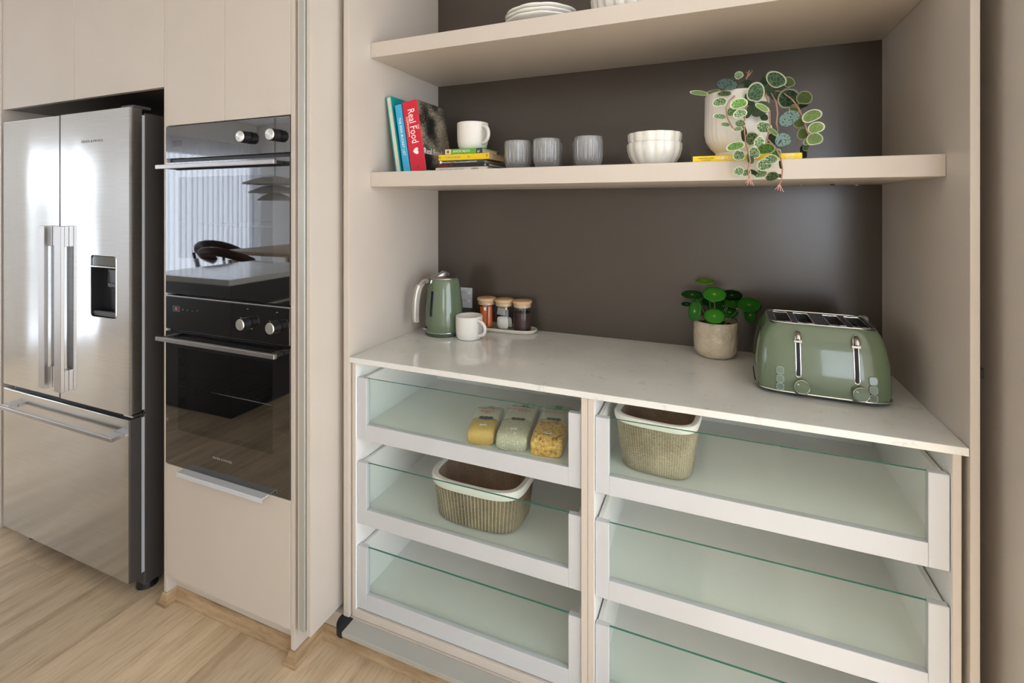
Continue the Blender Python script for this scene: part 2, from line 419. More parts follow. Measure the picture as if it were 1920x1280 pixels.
tag(obj('worktop', B().box(XL+0.0005, XR-0.0005, 1.241, YB-0.0005, 0.903, 0.92, 0.0016, 2), M['stone']), 'pale grey stone worktop with fine veins over the glass fronted drawers', 'worktop')
# floating shelves
for z0, z1, lab in ((1.465, 1.514, 'thick taupe shelf carrying the books, tumblers and trailing plant'), (1.9005, 1.9505, 'thick taupe shelf at the top carrying the white plates')):
    t = thing('floating_shelf', lab, 'shelf', (-0.3, 1.56, z0))
    obj('board', B().box(XL+0.0005, XR-0.0005, 1.347, YB-0.0005, z0, z1, 0.001), M['lam'], t)
    if z0 < 1.6:
        for x, y in ((0.245, 1.70), (0.33, 1.72), (0.40, 1.76)):
            obj('fixing_cap', B().cyl((x, y, z0-0.003), (0, 0, 1), 0.006, 0.003, 12), M['black'] if x == 0.33 else M['alu'], t)

# power outlet on the dark back
t = thing('power_outlet', 'white double power outlet on the dark back wall behind the kettle', 'outlet', (-0.93, YB, 0.985))
obj('face_plate', B().box(-0.963, -0.909, YB-0.009, YB-0.0004, 0.984, 1.066, 0.002), M['white'], t)
for z in (1.04, 1.008):
    obj('rocker', B().box(-0.925, -0.916, YB-0.0115, YB-0.0088, z, z+0.012, 0.0006), M['ceramic'], t)
    for dx, a in ((-0.950, 25), (-0.940, -25)):
        q = B().box(-0.0008, 0.0008, -0.0004, 0.0004, -0.003, 0.003)
        q.bm.transform(Matrix.Translation((dx, YB-0.0093, z+0.006)) @ Matrix.Rotation(R(a), 4, 'Y')); obj('socket_slot', q, M['black'], t)

# ------------------------------------------------------------------ oven tower
YF = 1.13
t = thing('oven_tower_cabinet', 'tall taupe cabinet housing two built-in ovens, between fridge and pantry', 'cabinet', (-1.488, 1.4, 0))
for x0, x1 in ((-1.7935, -1.778), (-1.199, -1.183)):
    obj('side_panel', B().box(x0, x1, YF, 1.86, 0.0, H-0.001, 0.0008), M['lam'], t)
obj('kick_board', B().box(-1.778, -1.199, 1.165, 1.18, 0, 0.105), M['lam'], t)
obj('back_panel', B().box(-1.778, -1.199, 1.84, 1.855, 0.1, H-0.001), M['lam_dark'], t)
for z in (1.681, 0.4895, 1.0905):
    obj('inner_shelf', B().box(-1.778, -1.199, 1.16, 1.84, z, z+0.005), M['lam_dark'], t)
for x0, x1 in ((-1.7768, -1.4878), (-1.4862, -1.2002)):
    obj('door', B().box(x0, x1, YF-0.001, YF+0.017, 1.681, H-0.002, 0.0008), M['lam'], t)
dr = obj('drawer', B().box(-1.7765, -1.2005, YF-0.001, YF+0.017, 0.1, 0.4955, 0.0008), M['lam'], t)
b = B(); sec = [(1.1255, 0.4965), (1.1255, 0.500), (1.099, 0.500), (1.0965, 0.498), (1.0965, 0.487), (1.099, 0.487), (1.099, 0.4965)]
b.rings([[(x, y, z) for y, z in sec] for x in (-1.678, -1.284)]); obj('handle', b, M['white'], dr)

def brushed():
    q = NT('spun_knob_metal'); p = q.p; p.inputs['Metallic'].default_value = 1; p.inputs['Roughness'].default_value = 0.28
    p.inputs['Base Color'].default_value = sr(215, 212, 205); p.inputs['Anisotropic'].default_value = 0.8
    tg = q.n('ShaderNodeTangent', direction_type='RADIAL', axis='Y'); q.l(tg.outputs[0], p.inputs['Tangent'])
    return q.m
M['spun'] = brushed()
def knob(parent, x, z, y):
    k = obj('knob', B().cyl((0, 0, 0), (0, -1, 0), 0.0195, 0.027, 28, 0.0185, 0.001), M['black'], parent, 40, local=True)
    k.location = Vector((x, y, z))-top_of(parent).location
    c = obj('knob_cap', B().cyl((0, -0.0265, 0), (0, -1, 0), 0.018, 0.0035, 28, 0.0172, 0.0008), M['spun'], k, 40, local=True)
    obj('pointer_mark', B().cyl((-0.012, -0.0302, 0), (0, -1, 0), 0.0012, 0.0006, 8), M['black'], k, local=True)
    return k
def oven(label, z0, zd, zc, z1, lower):
    # z0 bottom of door, zd top of door, zc bottom of control panel, z1 top of control panel
    x0, x1 = (-1.7775, -1.1995)
    t = thing('built_in_oven', label, 'oven', (-1.488, 1.4, z0))
    wx0, wx1, wz0, wz1 = x0+0.065, x1-0.07, z0+0.125, zd-0.052
    # cavity
    b = B(); y0, y1 = 1.158, 1.62
    b.box(x0+0.03, x1-0.03, y1, y1+0.01, z0+0.03, zd-0.01); b.box(x0+0.03, x0+0.045, y0, y1, z0+0.03, zd-0.01); b.box(x1-0.045, x1-0.03, y0, y1, z0+0.03, zd-0.01)
    b.box(x0+0.045, x1-0.045, y0, y1, z0+0.03, z0+0.05); b.box(x0+0.045, x1-0.045, y0, y1, zd-0.03, zd-0.01)
    obj('cavity', b, M['cavity'], t)
    cp = obj('control_panel', B().box(x0, x1, YF-0.004, 1.158, zc, z1, 0.001), M['black_glass'], t)
    obj('vent_strip', B().box(x0+0.004, x1-0.004, YF+0.010, 1.158, zd+0.001, zc-0.001), M['black'], t)
    d = B(); yd0, yd1 = YF-0.004, 1.152
    d.box(x0, wx0, yd0, yd1, z0, zd); d.box(wx1, x1, yd0, yd1, z0, zd); d.box(wx0, wx1, yd0, yd1, z0, wz0); d.box(wx0, wx1, yd0, yd1, wz1, zd)
    door = obj('door', d, M['black_glass'], t)
    obj('window_pane', B().box(wx0, wx1, yd0, yd0+0.004, wz0, wz1), M['oven_pane'], door)
    hz = zd-0.017
    hb = B().box(-1.770, -1.219, 1.085, 1.097, hz-0.007, hz+0.007, 0.0012)
    hd = obj('handle', hb, M['handle'], t)
    for x in (-1.745, -1.237):
        obj('handle_post', B().box(x-0.012, x+0.012, 1.0972, yd0, hz-0.006, hz+0.005, 0.001), M['black'], hd)
    # wire rack
    rk = B(); zr = (wz0+wz1)/2-0.03
    for y in (1.20, 1.40, 1.60): rk.tube([(x0+0.05, y, zr), (x1-0.05, y, zr)], 0.003, 6)
    for i in range(14):
        x = x0+0.06+i*(x1-x0-0.12)/13; rk.tube([(x, 1.20, zr+0.004), (x, 1.60, zr+0.004)], 0.0018, 6)
    ro = obj('wire_rack', rk, M['chrome'], t); ro['kind'] = 'stuff'
    zk = (zc+z1)/2-0.002
    for x in (-1.378, -1.251): knob(t, x, zk, YF-0.0042)
    return t, door
t1, d1 = oven('upper built-in black glass oven, mirroring the white curtain in its window', 1.097, 1.551, 1.565, 1.677, False)
obj('level_sticker', B().box(-1.738, -1.697, YF-0.0046, YF-0.0042, 1.606, 1.627), mat('smoky_display', sr(70, 70, 72), 0.1), t1)
t2, d2 = oven('lower built-in black glass oven above the taupe drawer, wire rack seen inside', 0.501, 0.963, 0.972, 1.0845, True)
obj('display', B().box(-1.741, -1.703, YF-0.0046, YF-0.0042, 1.034, 1.054), mat('blue_grey_display', sr(72, 74, 80), 0.1), t2)
text('clock_digit', '1', 0.011, (-1.722, YF-0.0049, 1.044), FACE, mat('red_digit', sr(255, 90, 80), 0.5, emit=sr(255, 90, 80), es=1.2), t2)
for i, (x, s) in enumerate(((-1.688, '='), (-1.664, '+'), (-1.640, '–'), (-1.614, '°'))):
    text('touch_symbol', s, 0.010, (x, YF-0.0046, 1.043), FACE, M['txt_grey'], t2)
obj('trim_strip', B().box(-1.7775, -1.1995, YF-0.005, 1.157, 1.0855, 1.0895, 0.0006), M['handle'], t2)
text('maker_lettering', 'FISHER & PAYKEL', 0.0105, (-1.493, YF-0.0046, 0.565), FACE, M['txt_grey'], d2, sx=1.15)
for x, z in ((-1.408, 1.04), (-1.378, 1.071), (-1.281, 1.04), (-1.251, 1.07), (-1.36, 1.009)):
    obj('dial_mark', B().box(x-0.004, x+0.004, YF-0.0046, YF-0.0042, z-0.0008, z+0.0008), M['txt_grey'], t2)
for i in range(9):                                       # enamel shelf-height marks seen through the lower window
    z = 0.66+i*0.028
    obj('shelf_mark', B().box(-1.650, -1.644, YF+0.0005, YF+0.001, z, z+0.0012), M['txt_grey'], d2)

# ------------------------------------------------------------------ cupboards over the fridge
t = thing('overhead_cabinet', 'pair of taupe cupboard doors above the steel fridge', 'cabinet', (-2.33, 1.4, 1.82))
obj('carcass', B().box(-2.870, -1.796, 1.15, 1.86, 1.822, H-0.001), M['lam_dark'], t)
for x0, x1 in ((-2.870, -2.3355), (-2.3335, -1.7955)):
    obj('door', B().box(x0, x1, YF-0.001, YF+0.017, 1.82, H-0.002, 0.0008), M['lam'], t)
panel('fridge_end_panel', 'taupe end panel left of the steel fridge', -2.89, -2.8715, 1.125, 1.86, 0.0)

# ------------------------------------------------------------------ fridge
fx0, fx1, fy = -2.715, -1.884, 1.07
t = thing('fridge', 'tall brushed steel french door fridge with a freezer drawer below', 'fridge', (-2.3, 1.4, 0))
obj('body', B().box(fx0+0.004, fx1-0.006, 1.123, 1.80, 0.035, 1.735, 0.004), M['dark_body'], t)
def sdoor(name, x0, x1, z0, z1, hole=None):
    b = B(); y1 = 1.111
    if hole is None: b.box(x0, x1, fy, y1, z0, z1, 0.0035, 2)
    else:
        hx0, hx1, hz0, hz1 = hole
        n = 8; out = [(x0, z0), (x1, z0), (x1, z1), (x0, z1)]; inn = []
        r = 0.012
        for cx, cz, a0 in ((hx0+r, hz0+r, 180), (hx1-r, hz0+r, 270), (hx1-r, hz1-r, 0), (hx0+r, hz1-r, 90)):
            for k in range(5): a = R(a0+k*22.5); inn.append((cx+r*math.cos(a), cz+r*math.sin(a)))
        bm = b.bm
        fo = [bm.verts.new((x, fy, z)) for x, z in out]; fi = [bm.verts.new((x, fy, z)) for x, z in inn]
        for c in range(4):
            for k in range(4): bm.faces.new((fo[c], fi[c*5+k], fi[c*5+k+1]))
            bm.faces.new((fo[c], fi[c*5+4], fi[(c*5+5) % 20], fo[(c+1) % 4]))
        ba = [bm.verts.new((x, y1, z)) for x, z in out]
        for c in range(4): bm.faces.new((fo[c], fo[(c+1) % 4], ba[(c+1) % 4], ba[c]))
        bm.faces.new(ba)
    for q in b.bm.faces:
        if abs(q.normal.x) > 0.3: q.material_index = 1  # side faces coloured dark for the dark room they would mirror
    return obj(name, b, [M['steel'], M['dark_body']], t)
mid = -2.3035
dl = sdoor('door', fx0, mid-0.0025, 0.668, 1.746)
HO = (-2.106, -1.9585, 0.998, 1.222)
drr = sdoor('door', mid+0.0025, fx1, 0.668, 1.746, HO)
fz = sdoor('freezer_drawer', fx0, fx1, 0.078, 0.651)
obj('gasket', B().box(fx0+0.01, fx1-0.004, 1.1115, 1.1225, 0.672, 1.725), M['gasket'], t)
obj('gasket', B().box(fx0+0.01, fx1-0.004, 1.1115, 1.1225, 0.090, 0.645), M['gasket'], t)
obj('door_gap_shade', B().box(mid-0.012, mid+0.012, 1.075, 1.1112, 0.67, 1.744), M['black'], t)  # black strip standing in for the shade in the door seam
obj('mullion_shadow', B().box(fx0+0.012, fx1-0.012, 1.1, 1.111, 0.6515, 0.6675), M['black'], t)
obj('hinge_cover', B().box(fx1-0.075, fx1-0.004, 1.085, 1.145, 1.7465, 1.757, 0.002), M['dark_body'], t)
obj('hinge', B().box(fx1-0.05, fx1+0.001, 1.08, 1.125, 0.656, 0.663, 0.001), M['chrome'], t)
for x in (fx1-0.06, fx0+0.06): obj('foot', B().cyl((x, 1.165, 0.0), (0, 0, 1), 0.035, 0.035, 20, 0.03), M['black'], t)
# door handles: a flat bar on two square mounts
for door, hx0, hx1 in ((dl, -2.396, -2.3555), (drr, -2.2905, -2.2465)):
    h = obj('handle', B().box(hx0, hx1, 1.0445, 1.0565, 0.703, 1.324, 0.0012), M['handle'], t)
    for z0, z1 in ((1.247, 1.324), (0.703, 0.782)):
        obj('handle_mount', B().box(hx0+0.004, hx1, 1.0566, fy-0.0002, z0, z1, 0.0008), M['handle'], h)
h = obj('handle', B().box(-2.662, -1.913, 1.030, 1.041, 0.586, 0.600, 0.0012), M['handle'], t)
for x0, x1 in ((-2.662, -2.600), (-1.975, -1.913)):
    obj('handle_mount', B().box(x0, x1, 1.0411, fy-0.0002, 0.587, 0.600, 0.0008), M['handle'], h)
# water dispenser in the right door
dp = B(); a0, a1, c0, c1 = HO
dp.box(a0-0.002, a1+0.002, 1.107, 1.110, c0-0.002, c1+0.002)
dp.box(a0-0.002, a0+0.001, fy+0.001, 1.107, c0, c1); dp.box(a1-0.001, a1+0.002, fy+0.001, 1.107, c0, c1)
dp.box(a0, a1, fy+0.001, 1.107, c1-0.001, c1+0.002); dp.box(a0, a1, fy+0.001, 1.107, c0-0.002, c0+0.001)
ds = obj('water_dispenser', dp, M['black'], drr)
disp = obj('display_panel', B().box(a0+0.002, a1-0.002, fy+0.002, fy+0.03, 1.183, c1-0.002, 0.002), mat('mirror_display', sr(112, 114, 114), 0.06, 0.9), drr)
obj('display_edge', B().box(a0+0.001, a1-0.001, fy+0.001, fy+0.03, 1.178, 1.1825), M['chrome'], drr)
lv = obj('paddle', B().box(a0+0.075, a1-0.012, fy+0.012, fy+0.020, 1.105, 1.172, 0.003), M['black'], drr)
obj('paddle_rim', B().tube([(a0+0.082, fy+0.0105, 1.165), (a0+0.082, fy+0.0105, 1.128), (a0+0.088, fy+0.0105, 1.122), (a1-0.022, fy+0.0105, 1.122), (a1-0.018, fy+0.0105, 1.128), (a1-0.018, fy+0.0105, 1.165)], 0.0012, 6), M['cap_black'], drr)
obj('drip_tray', B().box(a0+0.002, a1-0.002, fy+0.004, fy+0.036, c0+0.002, c0+0.022, 0.002), M['black'], drr)
fr = []
r = 0.012
for cx, cz, q0 in ((a0+r, c0+r, 180), (a1-r, c0+r, 270), (a1-r, c1-r, 0), (a0+r, c1-r, 90)):
    for k in range(5): q = R(q0+k*22.5); fr.append((cx+r*math.cos(q), fy-0.0005, cz+r*math.sin(q)))
obj('bezel', B().tube(fr, 0.0013, 6, True), M['chrome'], drr)
text('maker_lettering', 'FISHER & PAYKEL', 0.0135, (-2.10, fy-0.0004, 1.637), FACE, M['txt_grey'], drr, sx=1.3)

# ------------------------------------------------------------------ books
ZS = 1.514
def upright(label, blx, yf, wd, ht, dp, lean, cover, spine_out, title=None):
    t = thing('book', label, 'book', (blx, yf, ZS+0.0004), (0, -R(lean), 0), 'books leaning at the left end of the shelf')
    c = 0.0025
    if spine_out:
        b = B().box(0, wd, 0, 0.003, 0, ht, 0.001); b.box(0, c, 0.003, dp, 0, ht); b.box(wd-c, wd, 0.003, dp, 0, ht)
        cv = obj('cover', b, cover, t, local=True)
        obj('page_block', B().box(c, wd-c, 0.003, dp-0.004, 0.003, ht-0.003), M['paper'], t, local=True)
    else:
        b = B().box(0, c, 0, dp, 0, ht, 0.0006); b.box(wd-c, wd, 0, dp, 0, ht, 0.0006); b.box(c, wd-c, dp-0.003, dp, 0, ht)
        cv = obj('cover', b, cover, t, local=True)
        obj('page_block', B().box(c, wd-c, 0.003, dp-0.003, 0.003, ht-0.003), M['paper'], t, local=True)
    return t
def spine_text(t, s, size, x, z, m, sx=1.0):            # reads from top to bottom on a spine that looks towards -Y
    mx = Matrix.Rotation(R(90), 3, 'Y') @ FACE
    wm = t.matrix_basis
    return text('spine_lettering', s, size, wm @ Vector((x, -0.0004, z)), wm.to_3x3() @ mx, m, t, sx=sx)
M['teal'] = mat('teal_cover', sr(22, 150, 152), 0.4); M['blue'] = mat('sky_blue_cover', sr(62, 170, 215), 0.4)
M['red'] = mat('red_spine', sr(206, 32, 58), 0.4)
def speckle():
    q = NT('black_speckled_cover'); v = q.coords((1, 1, 1)); n = q.noise(v, 330, 3, 0.7); g2 = q.noise(v, 9, 1)
    m = q.n('ShaderNodeMath', operation='MULTIPLY'); q.l(n, m.inputs[0]); q.l(g2, m.inputs[1])
    q.l(q.ramp(m.outputs[0], [(0.24, sr(24, 23, 22)), (0.33, sr(176, 166, 146))]), q.p.inputs['Base Color']); q.p.inputs['Roughness'].default_value = 0.45
    return q.m
M['speckle'] = speckle()
upright('teal hardback leaning on the left side panel, its pale page edge facing out', -1.020, 1.42, 0.0205, 0.271, 0.185, 9.2, M['teal'], False)
t = upright('slim sky blue book between the teal hardback and the thick red one', -0.9885, 1.42, 0.0260, 0.238, 0.16, 9.2, M['blue'], True)
spine_text(t, 'THE BEER BUCKET LIST', 0.0130, 0.013, 0.125, M['txt_white'], 1.0)
t = upright('thick red spined book with a black speckled cover, right of the blue one', -0.9570, 1.42, 0.0590, 0.245, 0.185, 9.2, [M['red'], M['speckle']], True)
for f in t.children[0].data.polygons:
    if f.center.y > 0.0031: f.material_index = 1
spine_text(t, 'Real Food', 0.0390, 0.031, 0.157, M['txt_white'], 0.76)
spine_text(t, 'THE', 0.0090, 0.0515, 0.150, M['txt_white']); spine_text(t, 'COMPANION', 0.0100, 0.012, 0.158, M['txt_white'], 1.15)
spine_text(t, '♥', 0.021, 0.028, 0.070, M['txt_white'])
spine_text(t, '•', 0.02, 0.028, 0.016, M['txt_dark'])
wm = t.matrix_basis
text('cover_lettering', 'Real Food', 0.030, wm @ Vector((0.0594, 0.065, 0.065)), wm.to_3x3() @ Matrix.Rotation(R(90), 3, 'Z') @ FACE, M['txt_white'], t)
def flat(label, x0, x1, z0, z1, cover, dp=0.135, y=1.45, pages=None, yaw=0):
    t = thing('book', label, 'book', ((x0+x1)/2, y, z0+0.0002), (0, 0, R(yaw)), 'books lying in the stack under the mug')
    hw = (x1-x0)/2; hh = z1-z0-0.0004; c = 0.0014
    b = B().box(-hw, hw, 0, 0.003, 0, hh, 0.0006); b.box(-hw, hw, 0.003, dp, 0, c); b.box(-hw, hw, 0.003, dp, hh-c, hh)
    obj('cover', b, cover, t, local=True)
    obj('page_block', B().box(-hw+0.003, hw-0.003, 0.003, dp-0.003, c, hh-c), pages or M['paper'], t, local=True)
    return t
def st(t, s, size, x, m, sx=1.0, dz=0):
    hh = t.children[0].dimensions.z
    return text('spine_lettering', s, size, t.location+Vector((x, -0.0004, hh/2+dz)), FACE, m, t, sx=sx)
M['ink'] = mat('black_cover', sr(34, 35, 38), 0.4); M['yel'] = mat('yellow_cover', sr(244, 208, 16), 0.45)
M['avo'] = mat('leaf_green_cover', sr(102, 170, 56), 0.45); M['cream'] = mat('cream_pages', sr(232, 208, 176), 0.8); M['wcover'] = mat('white_cover', sr(226, 222, 214), 0.5)
M['slate'] = mat('dark_slate_cover', sr(58, 62, 66), 0.45)
t = flat('white spined book at the bottom of the stack under the mug', -0.880, -0.684, ZS, 1.5305, M['wcover'])
st(t, "WHAT'S IN THE BAG", 0.0095, -0.035, M['txt_grey'], 1.1, 0.001); st(t, 'LONDON', 0.006, 0.052, M['txt_dark'], 1, 0.002)
t = flat('thin black book with red lettering, second from the bottom of the stack', -0.874, -0.679, 1.5305, 1.5415, M['ink'])
st(t, 'PUZZLE. MY', 0.0100, -0.063, M['txt_red'], 1.0); st(t, 'X', 0.010, 0.085, M['txt_white'])
t = flat('thin slate grey book with small white lettering, under the yellow one in the stack', -0.866, -0.696, 1.5415, 1.554, M['slate'])
st(t, 'French Dishes To Share and Remember', 0.0062, -0.022, M['txt_white']); st(t, 'JANE DODD', 0.006, 0.043, M['txt_white']); st(t, '●', 0.012, -0.078, M['txt_white'])
t = flat('bright yellow book with cream pages in the stack, under the green one', -0.868, -0.678, 1.554, 1.5745, M['yel'], pages=M['cream'])
st(t, 'LOBLY PATIR', 0.0085, -0.040, M['txt_grey'], 1.15); st(t, '>–', 0.012, 0.022, M['txt_dark']); st(t, 'P', 0.014, 0.088, M['txt_red']); st(t, '••', 0.013, -0.089, M['txt_dark'])
t = flat('small green avocado book on top of the stack, directly under the mug', -0.842, -0.702, 1.5745, 1.592, M['avo'], 0.125)
st(t, 'AVOCADO', 0.0125, -0.008, M['txt_white'], 1.02)
hh = t.children[0].dimensions.z
obj('spine_patch', B().box(-0.842, -0.8195, 1.4494, 1.4498, 1.5748, 1.5915), mat('cream_patch', sr(226, 214, 176), 0.5), t)
obj('avocado_print', B().cyl((-0.831, 1.4493, 1.583), (0, -1, 0), 0.0055, 0.0003, 16), mat('olive_print', sr(160, 140, 66), 0.5), t)
obj('avocado_stone', B().cyl((-0.830, 1.4490, 1.583), (0, -1, 0), 0.0025, 0.0003, 12), mat('brown_print', sr(96, 66, 36), 0.5), t)
obj('spine_patch', B().box(-0.7245, -0.702, 1.4494, 1.4498, 1.5748, 1.5915), mat('blue_slate_patch', sr(50, 66, 72), 0.5), t)
st(t, 'bf', 0.011, 0.056, M['txt_white'])
t = thing('book', 'thick-lettered yellow book lying under the ribbed white plant pot', 'book', (0.0745, 1.358, ZS+0.0003))
b = B().box(-0.124, 0.124, 0, 0.003, 0, 0.0148, 0.0006); b.box(-0.124, 0.124, 0.003, 0.175, 0, 0.0014); b.box(-0.124, 0.124, 0.003, 0.175, 0.0134, 0.0148)
obj('cover', b, M['yel'], t, local=True); obj('page_block', B().box(-0.121, 0.121, 0.003, 0.172, 0.0014, 0.0134), M['paper'], t, local=True)
st(t, 'THE CLEVER', 0.0105, -0.036, M['txt_white'], 1.1); st(t, 'COOK', 0.007, 0.098, M['txt_white'], 1, 0.003); st(t, 'BOOK', 0.006, 0.098, M['txt_white'], 1, -0.004)
st(t, 'simple family recipes', 0.0045, -0.092, M['txt_dark'], 1, 0.002); st(t, 'for every day', 0.004, -0.092, M['txt_dark'], 1, -0.003)
obj('spine_dot', B().cyl((0.100, 1.3578, 1.5218), (0, -1, 0), 0.0065, 0.0003, 18), mat('orange_print', sr(250, 176, 8), 0.5), t)

# ------------------------------------------------------------------ mugs
def mug(label, c, r, h, ang, rz, m, rb=0.86):
    t = thing('mug', label, 'mug', c, (0, 0, ang))
    th = 0.0035
    p = [(r*rb-0.008, 0.0), (r*rb-0.002, 0.002), (r*(rb+0.07), 0.012), (r*0.99, 0.03), (r, h*0.6), (r, h-0.001), (r-0.001, h), (r-th+0.001, h), (r-th, h-0.001), (r-th, 0.03), (r*0.85-th, 0.009), (0.002, 0.006)]
    obj('body', B().lathe(p, 40, cap1=True), m, t, 40, local=True)
    pts = []
    for i in range(15):
        a = R(-88+176*i/14); pts.append((r*0.96+rz*max(0.0, math.cos(a))**0.8, 0, h*0.53+h*0.31*math.sin(a)))
    obj('handle', B().tube(pts, 0.0058, 10), m, t, 60, local=True)
    return t
mug('matte white mug standing on the stacked books on the shelf', (-0.769, 1.512, 1.5923), 0.0535, 0.093, R(-25), 0.034, M['matte_ceramic'])
mug('matte white mug standing on the worktop in front of the green kettle', (-0.821, 1.586, 0.9203), 0.0485, 0.083, R(-20), 0.036, M['matte_ceramic'], 0.9)

# ------------------------------------------------------------------ ribbed tumblers
def tumbler_mesh():
    t = thing('tumbler', 'ribbed', 'tumbler', (0, 0, 0))
    r, h = 0.042, 0.092
    flute = lambda a, rr, z: 1+0.022*math.cos(26*a)*(1 if 0.006 < z < h-0.012 else 0)
    prof = [(0.001, 0.0008), (0.024, 0.0008), (0.028, 0), (0.031, 0.001), (0.036, 0.009), (0.0405, 0.022), (r, 0.036), (r, h-0.012), (r-0.0004, h-0.001), (r-0.0013, h), (r-0.0026, h-0.001), (r-0.0030, h-0.012), (r-0.0032, 0.036), (0.036, 0.022), (0.028, 0.0125), (0.001, 0.0115)]
    obj('ribbed_body', B().lathe(prof, 130, mod=lambda a, rr, z: 1+(0.032*math.cos(20*a) if 0.006 < z < h-0.010 and rr > 0.0352 and not (abs(rr-0.0388) < 0.0002 or abs(rr-0.039) < 0.0002 or (rr == 0.036 and z > 0.02)) else 0)), M['clear_glass'], t, 50, local=True)
    return t
proto = tumbler_mesh()
TUM = [(-0.577, 1.452, 'front left ribbed glass tumbler, nearest the stacked books'), (-0.603, 1.545, 'ribbed glass tumbler hidden behind the one nearest the books'),
       (-0.477, 1.442, 'middle ribbed glass tumbler at the front of the shelf'), (-0.499, 1.542, 'ribbed glass tumbler peeking out behind the middle one'),
       (-0.346, 1.442, 'front right ribbed glass tumbler, nearest the white bowls'), (-0.381, 1.540, 'ribbed glass tumbler peeking out behind the one nearest the bowls')]
for i, (x, y, lab) in enumerate(TUM):
    o = proto if i == 0 else copy_tree(proto)
    o.location = (x, y, ZS+0.0003); o.rotation_euler = (0, 0, i*0.7); tag(o, lab, 'tumbler', 'ribbed glass tumblers on the shelf')

# ------------------------------------------------------------------ bowls and plates
def scallop(n, k): return lambda a, r, z: 1-k*(1-abs(math.cos(n*a/2)))*min(1, r/0.05)
def bowl(label, c, rot, sc=1.0):
    p = [(0.046, 0.0), (0.052, 0.0008), (0.062, 0.012), (0.0715, 0.028), (0.0765, 0.046), (0.0775, 0.062), (0.0765, 0.0655), (0.0745, 0.066), (0.0735, 0.062), (0.0725, 0.046), (0.0675, 0.030), (0.058, 0.015), (0.045, 0.006), (0.002, 0.005)]
    b = B().lathe([(r*sc, z*sc) for r, z in p], 112, mod=scallop(14, 0.045))
    o = obj('bowl', b, M['ceramic'], None, 45, local=True); o.location = c; o.rotation_euler = (0, 0, rot)
    return tag(o, label, 'bowl', 'scalloped white bowls')
bowl('scalloped white bowl resting on the shelf, lower of the two', (-0.158, 1.465, ZS+0.0004), 0.1)
bowl('scalloped white bowl stacked inside the lower bowl on the shelf', (-0.1575, 1.465, ZS+0.0300), 0.1, 0.98)
def big_bowl():
    p = [(0.130, 0.0), (0.140, 0.001), (0.149, 0.014), (0.154, 0.035), (0.158, 0.075), (0.155, 0.076), (0.150, 0.036), (0.140, 0.012), (0.12, 0.007), (0.002, 0.006)]
    b = B().lathe(p, 160, mod=scallop(26, 0.05)); o = obj('serving_bowl', b, M['ceramic'], None, 45, local=True)
    o.location = (-0.195, 1.515, 1.9508); return tag(o, 'large fluted white serving bowl cut off by the top of the photo', 'bowl')
big_bowl()
for i, lab in enumerate(('lowest of the three white plates on the top shelf', 'middle one of the three white plates on the top shelf', 'uppermost of the three white plates on the top shelf')):
    p = [(0.060, 0.0), (0.066, 0.0006), (0.072, 0.004), (0.098, 0.0150), (0.1085, 0.0185), (0.1150, 0.0205), (0.1175, 0.0222), (0.1178, 0.0255), (0.1160, 0.0270), (0.1100, 0.0245), (0.096, 0.0195), (0.072, 0.0085), (0.06, 0.0045), (0.002, 0.004)]
    o = obj('plate', B().lathe(p, 96, mod=scallop(10, 0.03)), M['ceramic'], None, 45, local=True)
    o.location = (-0.507+0.001*i, 1.478, 1.9508+0.0125*i); o.rotation_euler = (0, 0, 0.15*i); tag(o, lab, 'plate', 'white plates on the top shelf')

# ------------------------------------------------------------------ trailing plant
def ribbed(a, r, z): return 1+0.02*abs(math.cos(17*a))*(1 if 0.03 < z < 0.165 else 0)
t = thing('trailing_plant', 'variegated trailing plant in a ribbed white footed pot on the shelf', 'potted plant', (0.0585, 1.452, ZS+0.0155))
p = [(0.048, 0), (0.0535, 0.001), (0.0545, 0.004), (0.0535, 0.012), (0.056, 0.016), (0.066, 0.026), (0.0765, 0.046), (0.0800, 0.066), (0.0800, 0.166), (0.0790, 0.170), (0.0755, 0.170), (0.0745, 0.166), (0.0745, 0.148)]
obj('pot', B().lathe(p, 136, mod=ribbed, cap1=False), M['matte_ceramic'], t, 30, local=True)
obj('soil', B().lathe([(0.0745, 0.14), (0.0743, 0.146), (0.04, 0.149), (0.002, 0.150)], 32, cap0=True), mat('dark_soil', sr(52, 42, 34), 0.9, grain=1, gscale=300), t, 60, local=True)
M['pt'] = mat('pink_tendril', sr(214, 160, 148), 0.6)
M['stem'] = mat('pinkish_brown_stem', sr(166, 124, 104), 0.6)
